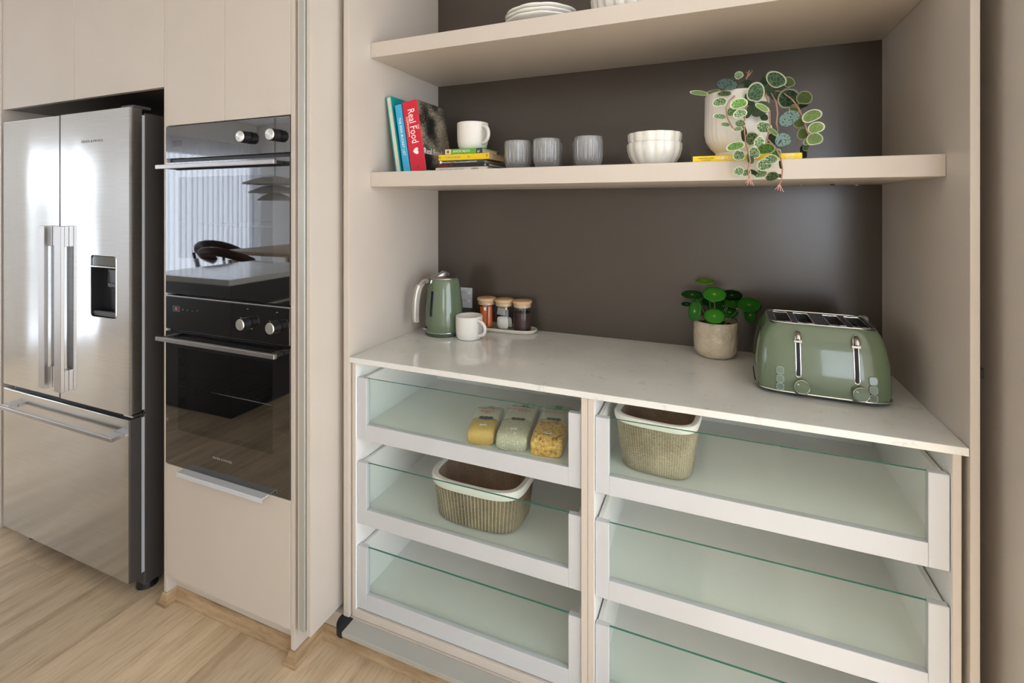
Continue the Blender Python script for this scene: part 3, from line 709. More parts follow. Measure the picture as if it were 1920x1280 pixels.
STEMS = [
[(0.075, 1.42, 1.705), (0.053, 1.38, 1.685), (0.038, 1.345, 1.666), (0.03, 1.34, 1.647), (0.032, 1.335, 1.622), (0.042, 1.33, 1.598), (0.051, 1.328, 1.586)],
[(0.088, 1.4, 1.697), (0.076, 1.35, 1.65), (0.07, 1.335, 1.597), (0.073, 1.325, 1.557), (0.078, 1.315, 1.53), (0.082, 1.306, 1.509), (0.077, 1.302, 1.489), (0.08, 1.3, 1.468), (0.075, 1.3, 1.45)],
[(0.136, 1.4, 1.687), (0.144, 1.37, 1.657), (0.145, 1.35, 1.627), (0.142, 1.345, 1.601), (0.145, 1.34, 1.58)],
[(0.124, 1.4, 1.688), (0.127, 1.36, 1.641), (0.127, 1.335, 1.596), (0.12, 1.325, 1.562), (0.136, 1.315, 1.54), (0.147, 1.31, 1.514), (0.15, 1.303, 1.487), (0.148, 1.3, 1.462), (0.141, 1.3, 1.445)],
[(0.138, 1.42, 1.699), (0.161, 1.4, 1.687), (0.181, 1.39, 1.665), (0.194, 1.385, 1.643), (0.204, 1.38, 1.613), (0.209, 1.37, 1.586), (0.215, 1.365, 1.564)],
[(0.07, 1.42, 1.7), (0.045, 1.42, 1.708), (0.014, 1.41, 1.703), (-0.014, 1.41, 1.705)],
[(0.08, 1.43, 1.704), (0.078, 1.44, 1.728), (0.086, 1.45, 1.752), (0.089, 1.45, 1.763)],
[(0.127, 1.43, 1.694), (0.132, 1.43, 1.718), (0.139, 1.43, 1.736)],
[(0.194, 1.39, 1.644), (0.197, 1.4, 1.598), (0.201, 1.42, 1.541)]]
LEAVES = [
(-0.035,1.400,1.702,0.042,0.015,-15,"o"),
(-0.000,1.420,1.706,0.031,0.014,10,"o"),
(0.033,1.370,1.712,0.043,0.029,-20,"s"),
(0.061,1.400,1.740,0.020,0.019,30,"v"),
(0.051,1.450,1.743,0.023,0.011,20,"d"),
(0.026,1.370,1.689,0.029,0.016,0,"v"),
(0.015,1.345,1.663,0.030,0.026,10,"v"),
(0.059,1.345,1.656,0.035,0.025,10,"l"),
(0.097,1.350,1.682,0.036,0.049,-15,"g"),
(0.080,1.420,1.721,0.025,0.022,30,"d"),
(0.064,1.400,1.704,0.024,0.016,60,"d"),
(0.084,1.370,1.669,0.018,0.034,20,"d"),
(0.148,1.420,1.725,0.040,0.051,25,"g"),
(0.133,1.450,1.736,0.025,0.047,-35,"d"),
(0.180,1.440,1.720,0.023,0.032,20,"o"),
(0.170,1.470,1.718,0.022,0.017,0,"d"),
(0.175,1.400,1.670,0.048,0.048,10,"g"),
(0.209,1.400,1.669,0.031,0.036,-10,"o"),
(0.210,1.440,1.658,0.027,0.016,20,"d"),
(0.150,1.430,1.692,0.030,0.030,30,"d"),
(0.131,1.400,1.693,0.019,0.040,35,"d"),
(0.107,1.360,1.642,0.043,0.036,30,"d"),
(0.111,1.340,1.641,0.033,0.015,-40,"o"),
(0.117,1.370,1.622,0.016,0.021,0,"d"),
(0.043,1.360,1.639,0.021,0.024,0,"v"),
(0.061,1.335,1.629,0.028,0.021,15,"v"),
(0.015,1.340,1.626,0.028,0.016,-10,"v"),
(0.061,1.330,1.604,0.024,0.021,10,"v"),
(0.028,1.340,1.605,0.021,0.012,-10,"v"),
(0.056,1.330,1.590,0.021,0.012,5,"v"),
(0.070,1.335,1.579,0.012,0.041,5,"d"),
(0.080,1.350,1.634,0.016,0.034,-25,"d"),
(0.113,1.330,1.591,0.032,0.032,10,"v"),
(0.169,1.350,1.612,0.039,0.035,40,"s"),
(0.194,1.380,1.605,0.023,0.028,20,"o"),
(0.220,1.370,1.618,0.038,0.030,25,"o"),
(0.229,1.370,1.589,0.031,0.028,20,"o"),
(0.203,1.380,1.577,0.022,0.029,10,"o"),
(0.224,1.360,1.561,0.032,0.029,10,"o"),
(0.153,1.325,1.558,0.030,0.031,20,"s"),
(0.136,1.330,1.562,0.030,0.025,-30,"d"),
(0.132,1.320,1.578,0.027,0.012,-40,"o"),
(0.087,1.325,1.564,0.028,0.032,15,"v"),
(0.103,1.320,1.554,0.021,0.029,-15,"v"),
(0.050,1.320,1.547,0.037,0.022,15,"l"),
(0.058,1.315,1.524,0.024,0.028,0,"v"),
(0.091,1.312,1.528,0.021,0.029,15,"v"),
(0.116,1.315,1.537,0.035,0.030,10,"l"),
(0.139,1.318,1.525,0.019,0.025,-10,"l"),
(0.082,1.310,1.515,0.014,0.028,5,"d"),
(0.126,1.308,1.511,0.027,0.024,10,"v"),
(0.112,1.303,1.498,0.032,0.028,20,"v"),
(0.057,1.303,1.484,0.020,0.024,-20,"v"),
(0.073,1.303,1.480,0.018,0.019,30,"v"),
(0.088,1.303,1.481,0.017,0.012,-30,"d"),
(0.104,1.303,1.477,0.026,0.021,10,"v"),
(0.128,1.303,1.470,0.025,0.021,20,"v"),
(0.210,1.420,1.536,0.013,0.034,10,"d"),
(0.216,1.420,1.549,0.012,0.024,-20,"v"),
(0.146,1.305,1.497,0.006,0.020,5,"d"),
(0.145,1.303,1.471,0.005,0.010,10,"d"),
(-0.007,1.450,1.704,0.017,0.009,0,"d"),
(0.187,1.400,1.641,0.020,0.026,20,"o"),
(0.213,1.380,1.556,0.018,0.015,10,"o")]
for s in STEMS:
    s2 = [(0.0585+0.3*(s[0][0]-0.0585), 1.452, 1.672)]+s
    obj('stem', B().tube(s2, [0.0018]*len(s)+[0.0009], 6), M['stem'], t, 60)
for z0, x in ((1.468, 0.080), (1.452, 0.143)):             # thin new tendrils at the ends
    for k in range(4):
        a = (k-1.5)*0.5; obj('tendril', B().tube([(x, 1.300, z0), (x+0.006*math.sin(a), 1.299, z0-0.008), (x+0.013*math.sin(a), 1.300, z0-0.013-0.002*k)], 0.0007, 5), M['pt'], t)
for k in range(3): obj('tendril', B().tube([(0.083, 1.448, 1.742), (0.088+0.004*k, 1.448, 1.752+0.003*k), (0.080+0.007*k, 1.448, 1.759+0.002*k)], 0.0007, 5), M['stem'], t)
def leafmat(name, body, vein, vscale=5.5, width=0.055, spots=None):
    q = NT(name); v = q.coords((1, 1, 1))
    vo = q.n('ShaderNodeTexVoronoi', feature='DISTANCE_TO_EDGE'); vo.inputs['Scale'].default_value = vscale; q.l(v, vo.inputs['Vector'])
    oi = q.n('ShaderNodeObjectInfo'); cx = q.n('ShaderNodeCombineXYZ'); q.l(oi.outputs['Random'], cx.inputs[0]); q.l(oi.outputs['Random'], cx.inputs[2])
    va = q.n('ShaderNodeVectorMath', operation='ADD'); q.l(v, va.inputs[0]); q.l(cx.outputs[0], va.inputs[1]); q.l(va.outputs[0], vo.inputs['Vector'])
    c = q.ramp(vo.outputs['Distance'], [(width*0.6, vein), (width*1.6, body)])
    if spots:
        v2 = q.n('ShaderNodeTexVoronoi'); v2.inputs['Scale'].default_value = 7; mp = q.n('ShaderNodeMapping'); mp.inputs['Scale'].default_value = (1.6, 1, 0.8); mp.inputs['Rotation'].default_value = (0, 0.6, 0)
        q.l(va.outputs[0], mp.inputs[0]); q.l(mp.outputs[0], v2.inputs['Vector'])
        c = q.ramp(v2.outputs['Distance'], [(0.26, spots), (0.34, body)])
    q.l(c, q.p.inputs['Base Color']); q.p.inputs['Roughness'].default_value = 0.4
    tl = q.n('ShaderNodeBsdfTranslucent'); q.l(c, tl.inputs[0]); ms = q.n('ShaderNodeMixShader'); ms.inputs[0].default_value = 0.35
    q.l(q.p.outputs[0], ms.inputs[1]); q.l(tl.outputs[0], ms.inputs[2]); q.l(ms.outputs[0], q.out.inputs[0])
    return q.m
W = mat('cream_leaf_margin', sr(226, 230, 206), 0.4)
LM = {'v': leafmat('veined_green_leaf', sr(92, 136, 86), sr(214, 228, 200)), 'l': leafmat('bright_veined_leaf', sr(104, 162, 66), sr(190, 222, 160), 5.5, 0.04),
      'g': leafmat('deep_green_leaf', sr(86, 124, 92), sr(140, 172, 134), 4.5, 0.06), 'o': leafmat('pale_leaf_underside', sr(148, 178, 112), sr(176, 196, 140), 2.5, 0.03),
      's': leafmat('silvery_spotted_leaf', sr(152, 182, 178), sr(152, 182, 178), 5, 0.03, sr(36, 58, 58)), 'd': leafmat('dark_leaf', sr(84, 108, 82), sr(104, 130, 100), 4, 0.03)}
def leaf_mesh(name, m, margin, thin):
    bm = bmesh.new(); n = 22; rings = []
    for k, f in enumerate((0.35, 0.66, 0.85, 1.0)):
        row = []
        for i in range(n):
            a = 2*math.pi*i/n; c, s = math.cos(a), math.sin(a)
            rr = 0.5*(1-0.10*max(0, s)**2*abs(s)) * (1-0.16*max(0, -s)**8)
            x, z = rr*c*f*(1-0.12*s), rr*s*f
            row.append(bm.verts.new((x, 0.18*(x*x*1.2+z*z*0.4)*(-1)+0.02*abs(x), z)))
        rings.append(row)
    c0 = bm.verts.new((0, 0, 0))
    for i in range(n):
        j = (i+1) % n; bm.faces.new((c0, rings[0][i], rings[0][j]))
        for k in range(3):
            f = bm.faces.new((rings[k][i], rings[k+1][i], rings[k+1][j], rings[k][j])); f.material_index = 1 if k >= (2 if thin else 1)+0 and margin else 0
    bmesh.ops.solidify(bm, geom=bm.faces, thickness=0.02)
    me = bpy.data.meshes.new(name); bm.to_mesh(me); bm.free(); me.materials.append(m); me.materials.append(W)
    for p in me.polygons: p.use_smooth = True
    return me
LMESH = {k: leaf_mesh('leaf', m, k in 'vgol', True) for k, m in LM.items()}
rl = random.Random(4)
for x, y, z, ww, hh, a, kind in LEAVES:
    o = bpy.data.objects.new('leaf', LMESH[kind]); COL.objects.link(o); o.parent = t
    yaw = math.atan2(-x, y)                              # broad side out towards the room
    rot = Matrix.Rotation(yaw+0.12+rl.uniform(-0.28, 0.28), 4, 'Z') @ Matrix.Rotation(rl.uniform(-0.42, 0.05), 4, 'X') @ Matrix.Rotation(R(-a), 4, 'Y')
    o.matrix_basis = Matrix.Translation(Vector((x, y, z))-t.location) @ rot @ Matrix.Diagonal((ww*1.16, (ww+hh)/2, hh*1.16, 1))

# ------------------------------------------------------------------ kettle
t = thing('electric_kettle', 'sage green electric kettle with a chrome handle beside the left side panel', 'kettle', (-0.941, 1.614, 0.9203), (0, 0, math.atan2(-0.822, -0.57)))
# local +X is the handle side
p = [(0.0722, 0.0165), (0.0730, 0.020), (0.0722, 0.05), (0.0692, 0.10), (0.0645, 0.15), (0.0580, 0.195), (0.0545, 0.206), (0.0525, 0.2085)]
obj('body', B().lathe(p, 56, cap0=True, cap1=True), M['green'], t, 45, local=True)
obj('base', B().lathe([(0.068, 0), (0.0715, 0.001), (0.0725, 0.004), (0.0725, 0.0130), (0.070, 0.0138)], 56), M['green_dark'], t, 45, local=True)
obj('base_ring', B().lathe([(0.071, 0.0138), (0.0734, 0.0142), (0.0734, 0.0162), (0.071, 0.0165)], 56), M['chrome'], t, 45, local=True)
obj('lid', B().lathe([(0.0522, 0.2086), (0.0522, 0.2105), (0.050, 0.2135), (0.030, 0.2180), (0.002, 0.2190)], 40), M['handle'], t, 45, local=True)
b = B(); b.rings([[(x, -hw, z), (x, hw, z), (x, hw, z2), (x, -hw, z2)] for x, hw, z, z2 in ((-0.018, 0.010, 0.216, 0.226), (0.0, 0.017, 0.216, 0.234), (0.022, 0.015, 0.216, 0.224), (0.034, 0.010, 0.213, 0.2165))])
obj('lid_tab', b, M['handle'], t, 40, local=True)
b = B(); b.rings([[(-0.050, -0.016, 0.150), (-0.050, 0.016, 0.150), (-0.060, 0, 0.150)], [(-0.046, -0.020, 0.204), (-0.046, 0.020, 0.204), (-0.0635, 0, 0.2045)]]); obj('spout', b, M['green'], t, 60, local=True)
def strap(pts, wd, th):                                  # flat handle: pts (x, z) with half-thickness normal to the curve
    rows = []
    for i, (x, z) in enumerate(pts):
        a = pts[max(0, i-1)]; c = pts[min(len(pts)-1, i+1)]; d = Vector((c[0]-a[0], c[1]-a[1])).normalized(); n = Vector((d.y, -d.x)); k = wd*(0.8+0.2*math.sin(math.pi*i/(len(pts)-1)))
        q = [(-k, -th), (-k*0.7, -th*1.25), (k*0.7, -th*1.25), (k, -th), (k, th), (k*0.7, th*1.25), (-k*0.7, th*1.25), (-k, th)]
        rows.append([(x+n.x*v, u, z+n.y*v) for u, v in q])
    return rows
hp = [(0.050, 0.196), (0.066, 0.204), (0.083, 0.201), (0.096, 0.188), (0.104, 0.168), (0.1095, 0.14), (0.112, 0.11), (0.1125, 0.08), (0.111, 0.056)]
b = B(); b.rings(strap(hp, 0.0125, 0.0060)); obj('handle', b, M['chrome'], t, 50, local=True)
b = B(); b.rings(strap([(x+(0.0095 if i > 2 else 0.004), z+(0.002 if i > 2 else 0.006)) for i, (x, z) in enumerate(hp)][3:], 0.0120, 0.0030)); obj('handle_grip', b, mat('champagne_grip', sr(214, 208, 196), 0.3, 0.6), t, 50, local=True)
b = B(); b.rings([[(r_-0.003, -0.005, z), (r_+0.0012, -0.005, z), (r_+0.0012, 0.005, z), (r_-0.003, 0.005, z)] for r_, z in ((0.0627, 0.166), (0.0662, 0.135), (0.0689, 0.105), (0.0708, 0.075))])
b.bm.transform(Matrix.Rotation(R(22), 4, 'Z')); obj('water_gauge', b, M['gauge'], t, local=True)
b = B().box(0.069, 0.083, -0.010, 0.010, 0.024, 0.030, 0.002); obj('switch', b, M['chrome'], t, local=True)
obj('switch_recess', B().box(0.066, 0.0735, -0.013, 0.013, 0.022, 0.036, 0.002), M['black'], t, local=True)

# ------------------------------------------------------------------ tray and jars
t = tag(obj('tray', B(), mat('speckled_cream_stoneware', sr(206, 200, 186), 0.5), None), 'oval speckled cream tray under the three jars', 'tray')
b = B(); n = 64; rows = []
for hx, hy, z in ((0.128, 0.040, 0.0), (0.136, 0.0455, 0.002), (0.1415, 0.0485, 0.008), (0.1425, 0.0490, 0.0145), (0.1415, 0.0482, 0.0155), (0.1395, 0.0470, 0.0145), (0.137, 0.0455, 0.007), (0.130, 0.041, 0.0045), (0.06, 0.02, 0.0042)):
    rows.append([(x, y, z) for x, y, _ in se(hx, hy, 2.8, n)])
b.rings(rows); me = b.bm; bmesh.ops.recalc_face_normals(me, faces=me.faces); me.to_mesh(t.data); me.free()
for q in t.data.polygons: q.use_smooth = True
t.location = (-0.758, 1.7375, 0.9203)
ZJ = 0.9203+0.0047
proto = thing('storage_jar', 'jar', 'jar', (0, 0, 0))
obj('glass_body', B().lathe([(0.001, 0.0), (0.032, 0.0), (0.0352, 0.002), (0.0355, 0.006), (0.0355, 0.101), (0.0345, 0.103), (0.0335, 0.101), (0.0335, 0.006), (0.031, 0.0035), (0.001, 0.0035)], 40, cap0=False, cap1=False), M['jar'], proto, 40, local=True)
lid = obj('wooden_lid', B().lathe([(0.035, 0.1065), (0.0368, 0.1075), (0.0368, 0.1155), (0.035, 0.117), (0.002, 0.117)], 40), M['lid_wood'], proto, 40, local=True)
obj('lid_plug', B().lathe([(0.0325, 0.092), (0.0325, 0.1063)], 40), M['lid_wood'], proto, 40, local=True)
obj('seal_ring', B().lathe([(0.0328, 0.097), (0.0333, 0.0975), (0.0333, 0.1005), (0.0328, 0.101)], 40, cap0=False, cap1=False), mat('clear_seal', sr(205, 190, 170), 0.4), proto, 40, local=True)
JX = [(-0.8225, 1.7375), (-0.7475, 1.7375), (-0.6725, 1.7375)]
for i, ((x, y), lab) in enumerate(zip(JX, ('lidded glass jar of orange sachets, leftmost on the tray', 'lidded glass jar of tea bags, middle one on the tray', 'lidded glass jar of dark brown powder, rightmost on the tray'))):
    o = proto if i == 0 else copy_tree(proto)
    o.location = (x, y, ZJ); tag(o, lab, 'jar', 'bamboo lidded jars on the tray')
M['orange'] = mat('orange_sachet', sr(236, 118, 52), 0.45); M['teabag'] = mat('white_tea_bag', sr(222, 220, 212), 0.9, grain=0.6, gscale=500); M['foil'] = mat('silver_foil', sr(186, 188, 192), 0.3, 0.8)
rj = random.Random(3)
for k in range(9):
    a = k*2*math.pi/9; rr = 0.021 if k < 9 else 0
    bx = B(); bx.rings([[(-0.0055, -0.0012, z), (0.0055, -0.0012, z), (0.0055, 0.0012, z), (-0.0055, 0.0012, z)] if zf else [(-0.0055, -0.0003, z), (0.0055, -0.0003, z), (0.0055, 0.0003, z), (-0.0055, 0.0003, z)] for z, zf in ((0.0, 0), (0.006, 1), (0.070, 1), (0.078, 0))])
    o = obj('sachet', bx, M['orange'], None, local=True)
    o.location = (JX[0][0]+rr*math.cos(a), JX[0][1]+rr*math.sin(a), ZJ+0.006); o.rotation_euler = (rj.uniform(-0.05, 0.05), rj.uniform(-0.05, 0.05), a+math.pi/2)
    tag(o, 'slim orange stick sachet standing in the leftmost glass jar', 'sachet', 'orange sachets in the left jar')
for k, (dx, dy, z, rot) in enumerate(((0.004, -0.021, 0.034, 0.1), (-0.008, 0.0, 0.036, 0.4), (0.010, 0.012, 0.034, -0.3))):
    bx = B(); bx.rings([[(x*f, th, zz*f) for x, zz, _ in se(0.0205, 0.0205, 4.5, 20)] for f, th in ((0.7, -0.0032), (0.97, -0.0006), (1.0, 0.0), (0.97, 0.0006), (0.7, 0.0032))])
    o = obj('tea_bag', bx, M['teabag'], None, 60, local=True); o.location = (JX[1][0]+dx, JX[1][1]+dy, ZJ+z-0.008); o.rotation_euler = (0.12, 0, rot)
    tag(o, ['round cornered tea bag pressed to the front of the middle jar', 'tea bag in the centre of the middle jar', 'tea bag at the back of the middle jar'][k], 'tea bag', 'tea bags in the middle jar')
for k, (dx, dy, z) in enumerate(((-0.006, -0.014, 0.070), (0.008, -0.006, 0.066))):
    bx = B().box(-0.016, 0.016, -0.0015, 0.0015, -0.014, 0.014, 0.001); o = obj('foil_packet', bx, M['foil'], None, local=True); o.location = (JX[1][0]+dx, JX[1][1]+dy, ZJ+z); o.rotation_euler = (0.1, 0.15, 0.2-0.5*k)
    tag(o, ['silver foil packet at the front above the tea bags in the middle jar', 'silver foil packet behind the other foil one in the middle jar'][k], 'packet', 'foil packets in the middle jar')
bx = B().box(0.010, 0.018, -0.001, 0.001, -0.004, 0.005); o = obj('yellow_tag', bx, M['yel'], None, local=True); o.location = (JX[1][0]+0.004, JX[1][1]-0.023, ZJ+0.084); tag(o, 'small yellow tea tag near the lid of the middle jar', 'tag')
o = tag(obj('brown_powder', B().lathe([(0.0300, 0.0042), (0.0328, 0.007), (0.0328, 0.068), (0.030, 0.072), (0.02, 0.066), (0.002, 0.069)], 36), mat('dark_brown_powder', sr(62, 36, 30), 0.9, grain=1, gscale=700), None, 50, local=True), 'dark brown powder filling the rightmost jar', 'powder')
o['kind'] = 'stuff'; o.location = (JX[2][0], JX[2][1], ZJ)
obj('price_sticker', B().box(JX[0][0]+0.006, JX[0][0]+0.015, JX[0][1]-0.0368, JX[0][1]-0.0366, ZJ+0.074, ZJ+0.086), M['txt_white'], bpy.data.objects['storage_jar'])

# ------------------------------------------------------------------ round leaved plant on the worktop
PC = Vector((0.006, 1.704, 0.9203))
t = thing('round_leaf_plant', 'glossy round leaved green plant in a cream crackle pot on the worktop', 'potted plant', PC)
def glaze():
    q = NT('cream_crackle_glaze'); v = q.coords(); n = q.noise(v, 60, 2, 0.5); n2 = q.noise(v, 14, 3)
    q.l(q.ramp(n2, [(0.35, sr(192, 178, 154)), (0.65, sr(208, 196, 174))]), q.p.inputs['Base Color']); q.p.inputs['Roughness'].default_value = 0.22
    q.bump(n, 0.7, 0.008); return q.m
obj('pot', B().lathe([(0.040, 0), (0.048, 0.001), (0.058, 0.008), (0.0645, 0.022), (0.066, 0.045), (0.0655, 0.085), (0.0650, 0.111), (0.0635, 0.1135), (0.0610, 0.112), (0.0605, 0.098)], 56, cap1=False), glaze(), t, 50, local=True)
obj('soil', B().lathe([(0.0608, 0.092), (0.0606, 0.099), (0.002, 0.102)], 32), bpy.data.materials['dark_soil'], t, 60, local=True)
PIL = [(-0.024, 1.720, 1.154, 0.058, 0.018, 'y'), (0.003, 1.670, 1.122, 0.067, 0.042, 'b'), (-0.064, 1.700, 1.111, 0.064, 0.026, 'k'), (-0.055, 1.660, 1.066, 0.035, 0.058, 'k'), (0.003, 1.630, 1.061, 0.058, 0.040, 'b'),
       (0.056, 1.752, 1.109, 0.060, 0.030, 'k'), (0.102, 1.680, 1.094, 0.066, 0.040, 'b'), (0.059, 1.740, 1.091, 0.050, 0.038, 'b'), (0.108, 1.720, 1.055, 0.035, 0.043, 'k'), (-0.003, 1.745, 1.084, 0.064, 0.034, 'k'),
       (-0.083, 1.735, 1.072, 0.030, 0.014, 'k'), (0.048, 1.725, 1.058, 0.050, 0.028, 'k'), (-0.035, 1.75, 1.085, 0.045, 0.03, 'k'), (0.03, 1.76, 1.07, 0.05, 0.03, 'k')]
def pil(name, a, b_):
    q = NT(name); v = q.coords(); sp = q.n('ShaderNodeVectorMath', operation='LENGTH'); q.l(v, sp.inputs[0])
    q.l(q.ramp(sp.outputs['Value'], [(0.03, sr(190, 214, 120)), (0.10, b_), (0.45, a)]), q.p.inputs['Base Color']); q.p.inputs['Roughness'].default_value = 0.25; q.p.inputs['Subsurface Weight'].default_value = 0.0
    return q.m
PM = {'y': pil('lime_round_leaf', sr(112, 168, 32), sr(120, 176, 40)), 'b': pil('bright_round_leaf', sr(64, 152, 44), sr(82, 168, 54)), 'k': pil('dark_round_leaf', sr(42, 108, 38), sr(54, 124, 44))}
def disc_mesh(m):
    bm = bmesh.new(); n = 24; c0 = bm.verts.new((0, 0, 0)); prev = None
    for f, z in ((0.3, 0.012), (0.65, 0.028), (0.9, 0.024), (1.0, 0.008)):
        row = [bm.verts.new((0.5*f*math.cos(2*math.pi*i/n), 0.53*f*math.sin(2*math.pi*i/n), z)) for i in range(n)]
        for i in range(n):
            j = (i+1) % n
            bm.faces.new((c0, row[i], row[j])) if prev is None else bm.faces.new((prev[i], row[i], row[j], prev[j]))
        prev = row
    bmesh.ops.solidify(bm, geom=bm.faces, thickness=0.02)
    me = bpy.data.meshes.new('leaf'); bm.to_mesh(me); bm.free(); me.materials.append(m)
    for p in me.polygons: p.use_smooth = True
    return me
DM = {k: disc_mesh(m) for k, m in PM.items()}
M['petiole'] = mat('green_petiole', sr(96, 122, 62), 0.5)
for x, y, z, ww, hh, kind in PIL:
    o = bpy.data.objects.new('leaf', DM[kind]); COL.objects.link(o); o.parent = t
    v = Vector((-x, -y, 1.40-z)).normalized(); s = max(ww, hh)*1.05; ratio = min(0.97, min(ww, hh)/max(ww, hh))
    al = math.acos(ratio); out = Vector((x-PC.x, y-PC.y, 0))
    if ww >= hh:
        axis = v.cross(Vector((0, 0, 1))).normalized(); nrm = Matrix.Rotation(al, 3, axis) @ v
        if nrm.z < 0: nrm = Matrix.Rotation(-al, 3, axis) @ v
    else:
        nrm = Matrix.Rotation(al*(1 if x < 0.02 else -1)*-1, 3, 'Z') @ v
    qd = nrm.to_track_quat('Z', 'Y')
    o.matrix_basis = Matrix.Translation(Vector((x, y, z))-PC) @ qd.to_matrix().to_4x4() @ Matrix.Diagonal((s, s, s, 1))
    b0 = PC+Vector((0.25*(x-PC.x), 0.25*(y-PC.y), 0.10)); mid_ = b0.lerp(Vector((x, y, z)), 0.6)+Vector((0, 0, 0.012))
    obj('petiole', B().tube([b0, mid_, Vector((x, y, z))-nrm*0.002], 0.0014, 6), M['petiole'], t, 60)

# ------------------------------------------------------------------ toaster
TP = Vector((0.2545, 1.522, 0.9203))
t = thing('toaster', 'sage green four slot toaster at the right end of the worktop', 'toaster', TP, (0, 0, R(-1.5)))
TS = [(0.012, 0.1475, 0.1175), (0.03, 0.1500, 0.1185), (0.055, 0.1500, 0.1165), (0.085, 0.1480, 0.1125), (0.115, 0.1440, 0.1070), (0.140, 0.1380, 0.1010), (0.158, 0.1310, 0.0945), (0.170, 0.1245, 0.0885), (0.1765, 0.1195, 0.0840)]
def hy(z):
    for (a, _, h0), (b_, _, h1) in zip(TS[:-1], TS[1:]):
        if z <= b_: return h0+(h1-h0)*(z-a)/(b_-a)
    return TS[-1][2]
b = B(); rows = [se(hx, h, 5.5, 72, 0, 0, z) for z, hx, h in TS]+[se(0.1165, 0.0815, 7, 72, 0, 0, 0.1775), se(0.114, 0.079, 7, 72, 0, 0, 0.1745)]
b.rings(rows, True, True, False); obj('body', b, M['green'], t, 40, local=True)
b = B(); b.rings([se(0.128, 0.10, 5, 64, 0, 0, 0.004), se(0.140, 0.112, 5, 64, 0, 0, 0.005), se(0.1475, 0.118, 5.5, 64, 0, 0, 0.0105)]); obj('base', b, M['green_dark'], t, 40, local=True)
for x in (-0.11, 0.11):
    for y in (-0.08, 0.08): obj('foot', B().cyl((x, y, 0), (0, 0, 1), 0.012, 0.0045, 16), M['black'], t, local=True)
obj('base_ring', B().tube([(x, y, 0.0115) for x, y, _ in se(0.1490, 0.1190, 5.5, 72)], 0.0018, 6, True), M['chrome'], t, 50, local=True)
SL = [(-0.098, -0.063), (-0.048, -0.012), (0.023, 0.058), (0.073, 0.107)]; sy0, sy1 = -0.058, 0.066
b = B(); xs = [-0.1155]+[v for s_ in SL for v in s_]+[0.1155]; ys = [-0.080, sy0, sy1, 0.080]; zt = 0.1762
vv = {(i, j): b.bm.verts.new((x, y, zt)) for i, x in enumerate(xs) for j, y in enumerate(ys)}
for i in range(len(xs)-1):
    for j in range(3):
        if i % 2 == 1 and j == 1: continue
        b.bm.faces.new((vv[i, j], vv[i+1, j], vv[i+1, j+1], vv[i, j+1]))
tp = obj('top_plate', b, mat('dark_grey_top_plate', sr(52, 50, 52), 0.3, 0.3), t, local=True)
obj('top_trim', B().tube([(x, y, 0.1778) for x, y, _ in se(0.1172, 0.0820, 7, 72)], 0.0016, 6, True), M['chrome'], t, 50, local=True)
M['slotmetal'] = mat('toaster_slot_metal', sr(110, 108, 106), 0.3, 0.9)
for x0, x1 in SL:
    b = B(); zb = 0.075
    q = lambda a, z: [(x0, sy0, z), (x1, sy0, z), (x1, sy1, z), (x0, sy1, z)]
    b.rings([q(0, zb), q(0, zt-0.0002)], True, True, False); sl = obj('slot', b, M['slotmetal'], t, local=True)
    obj('slot_frame', B().tube([(x0, sy0, zt), (x1, sy0, zt), (x1, sy1, zt), (x0, sy1, zt)], 0.0012, 6, True), M['chrome'], sl, local=True)
    for k, zz in enumerate((0.160, 0.142, 0.124)):
        for xx in (x0+0.005, x1-0.005): obj('bread_guide', B().tube([(xx, sy0+0.002, zz), (xx, sy1-0.002, zz)], 0.0009, 5), M['chrome'], sl, local=True)
tr = t.matrix_basis
for x in (-0.054, 0.069):
    z0, z1 = 0.051, 0.160; pts = []
    wv = 0.0052
    path = [(-wv, z) for z in [z0+wv+(z1-z0-2*wv)*k/8 for k in range(9)]]+[(wv*math.cos(a), z1-wv+wv*math.sin(a)) for a in (R(135), R(90), R(45))]
    path += [(wv, z) for z in [z1-wv-(z1-z0-2*wv)*k/8 for k in range(9)]]+[(wv*math.cos(a), z0+wv+wv*math.sin(a)) for a in (R(-45), R(-90), R(-135))]
    g_ = obj('lever_slot', B().tube([(x+dx, -hy(z)-0.0005, z) for dx, z in path], 0.0017, 6, True), M['chrome'], t, 60, local=True)
    b = B(); b.rings([[(x-0.0042, -hy(z)-0.0012, z), (x+0.0042, -hy(z)-0.0012, z), (x+0.0042, -hy(z)+0.002, z), (x-0.0042, -hy(z)+0.002, z)] for z in [z0+0.004+(z1-z0-0.008)*k/8 for k in range(9)]])
    obj('slot_void', b, M['cap_black'], g_, local=True)
    zl = 0.150
    lb = B(); yy = -hy(zl)
    lb.tube([(x, yy+0.002, zl+0.010), (x, yy-0.012, zl+0.008), (x, yy-0.022, zl+0.002), (x, yy-0.026, zl-0.004)], [0.0055, 0.0062, 0.0066, 0.005], 12, flat=1.15)
    lv = obj('lever', lb, M['chrome'], t, 50, local=True)
    obj('lever_collar', B().box(x-0.0095, x+0.0095, -hy(0.138)-0.0065, -hy(0.138)-0.0005, 0.1345, 0.1415, 0.001), M['chrome'], lv, local=True)
def cap_ring(x, zc, hw, hh_, r_):
    pts = []
    for cx, cz, a0 in ((x+hw-r_, zc+hh_-r_, 0), (x-hw+r_, zc+hh_-r_, 90), (x-hw+r_, zc-hh_+r_, 180), (x+hw-r_, zc-hh_+r_, 270)):
        for k in range(4): a = R(a0+30*k); zz = cz+r_*math.sin(a); pts.append((cx+r_*math.cos(a), -hy(zz)-0.0004, zz))
    return pts
M['btn'] = mat('translucent_grey_button', sr(104, 124, 110), 0.15, coat=0.5)
M['btn_line'] = mat('pale_button_outline', sr(176, 190, 182), 0.3)
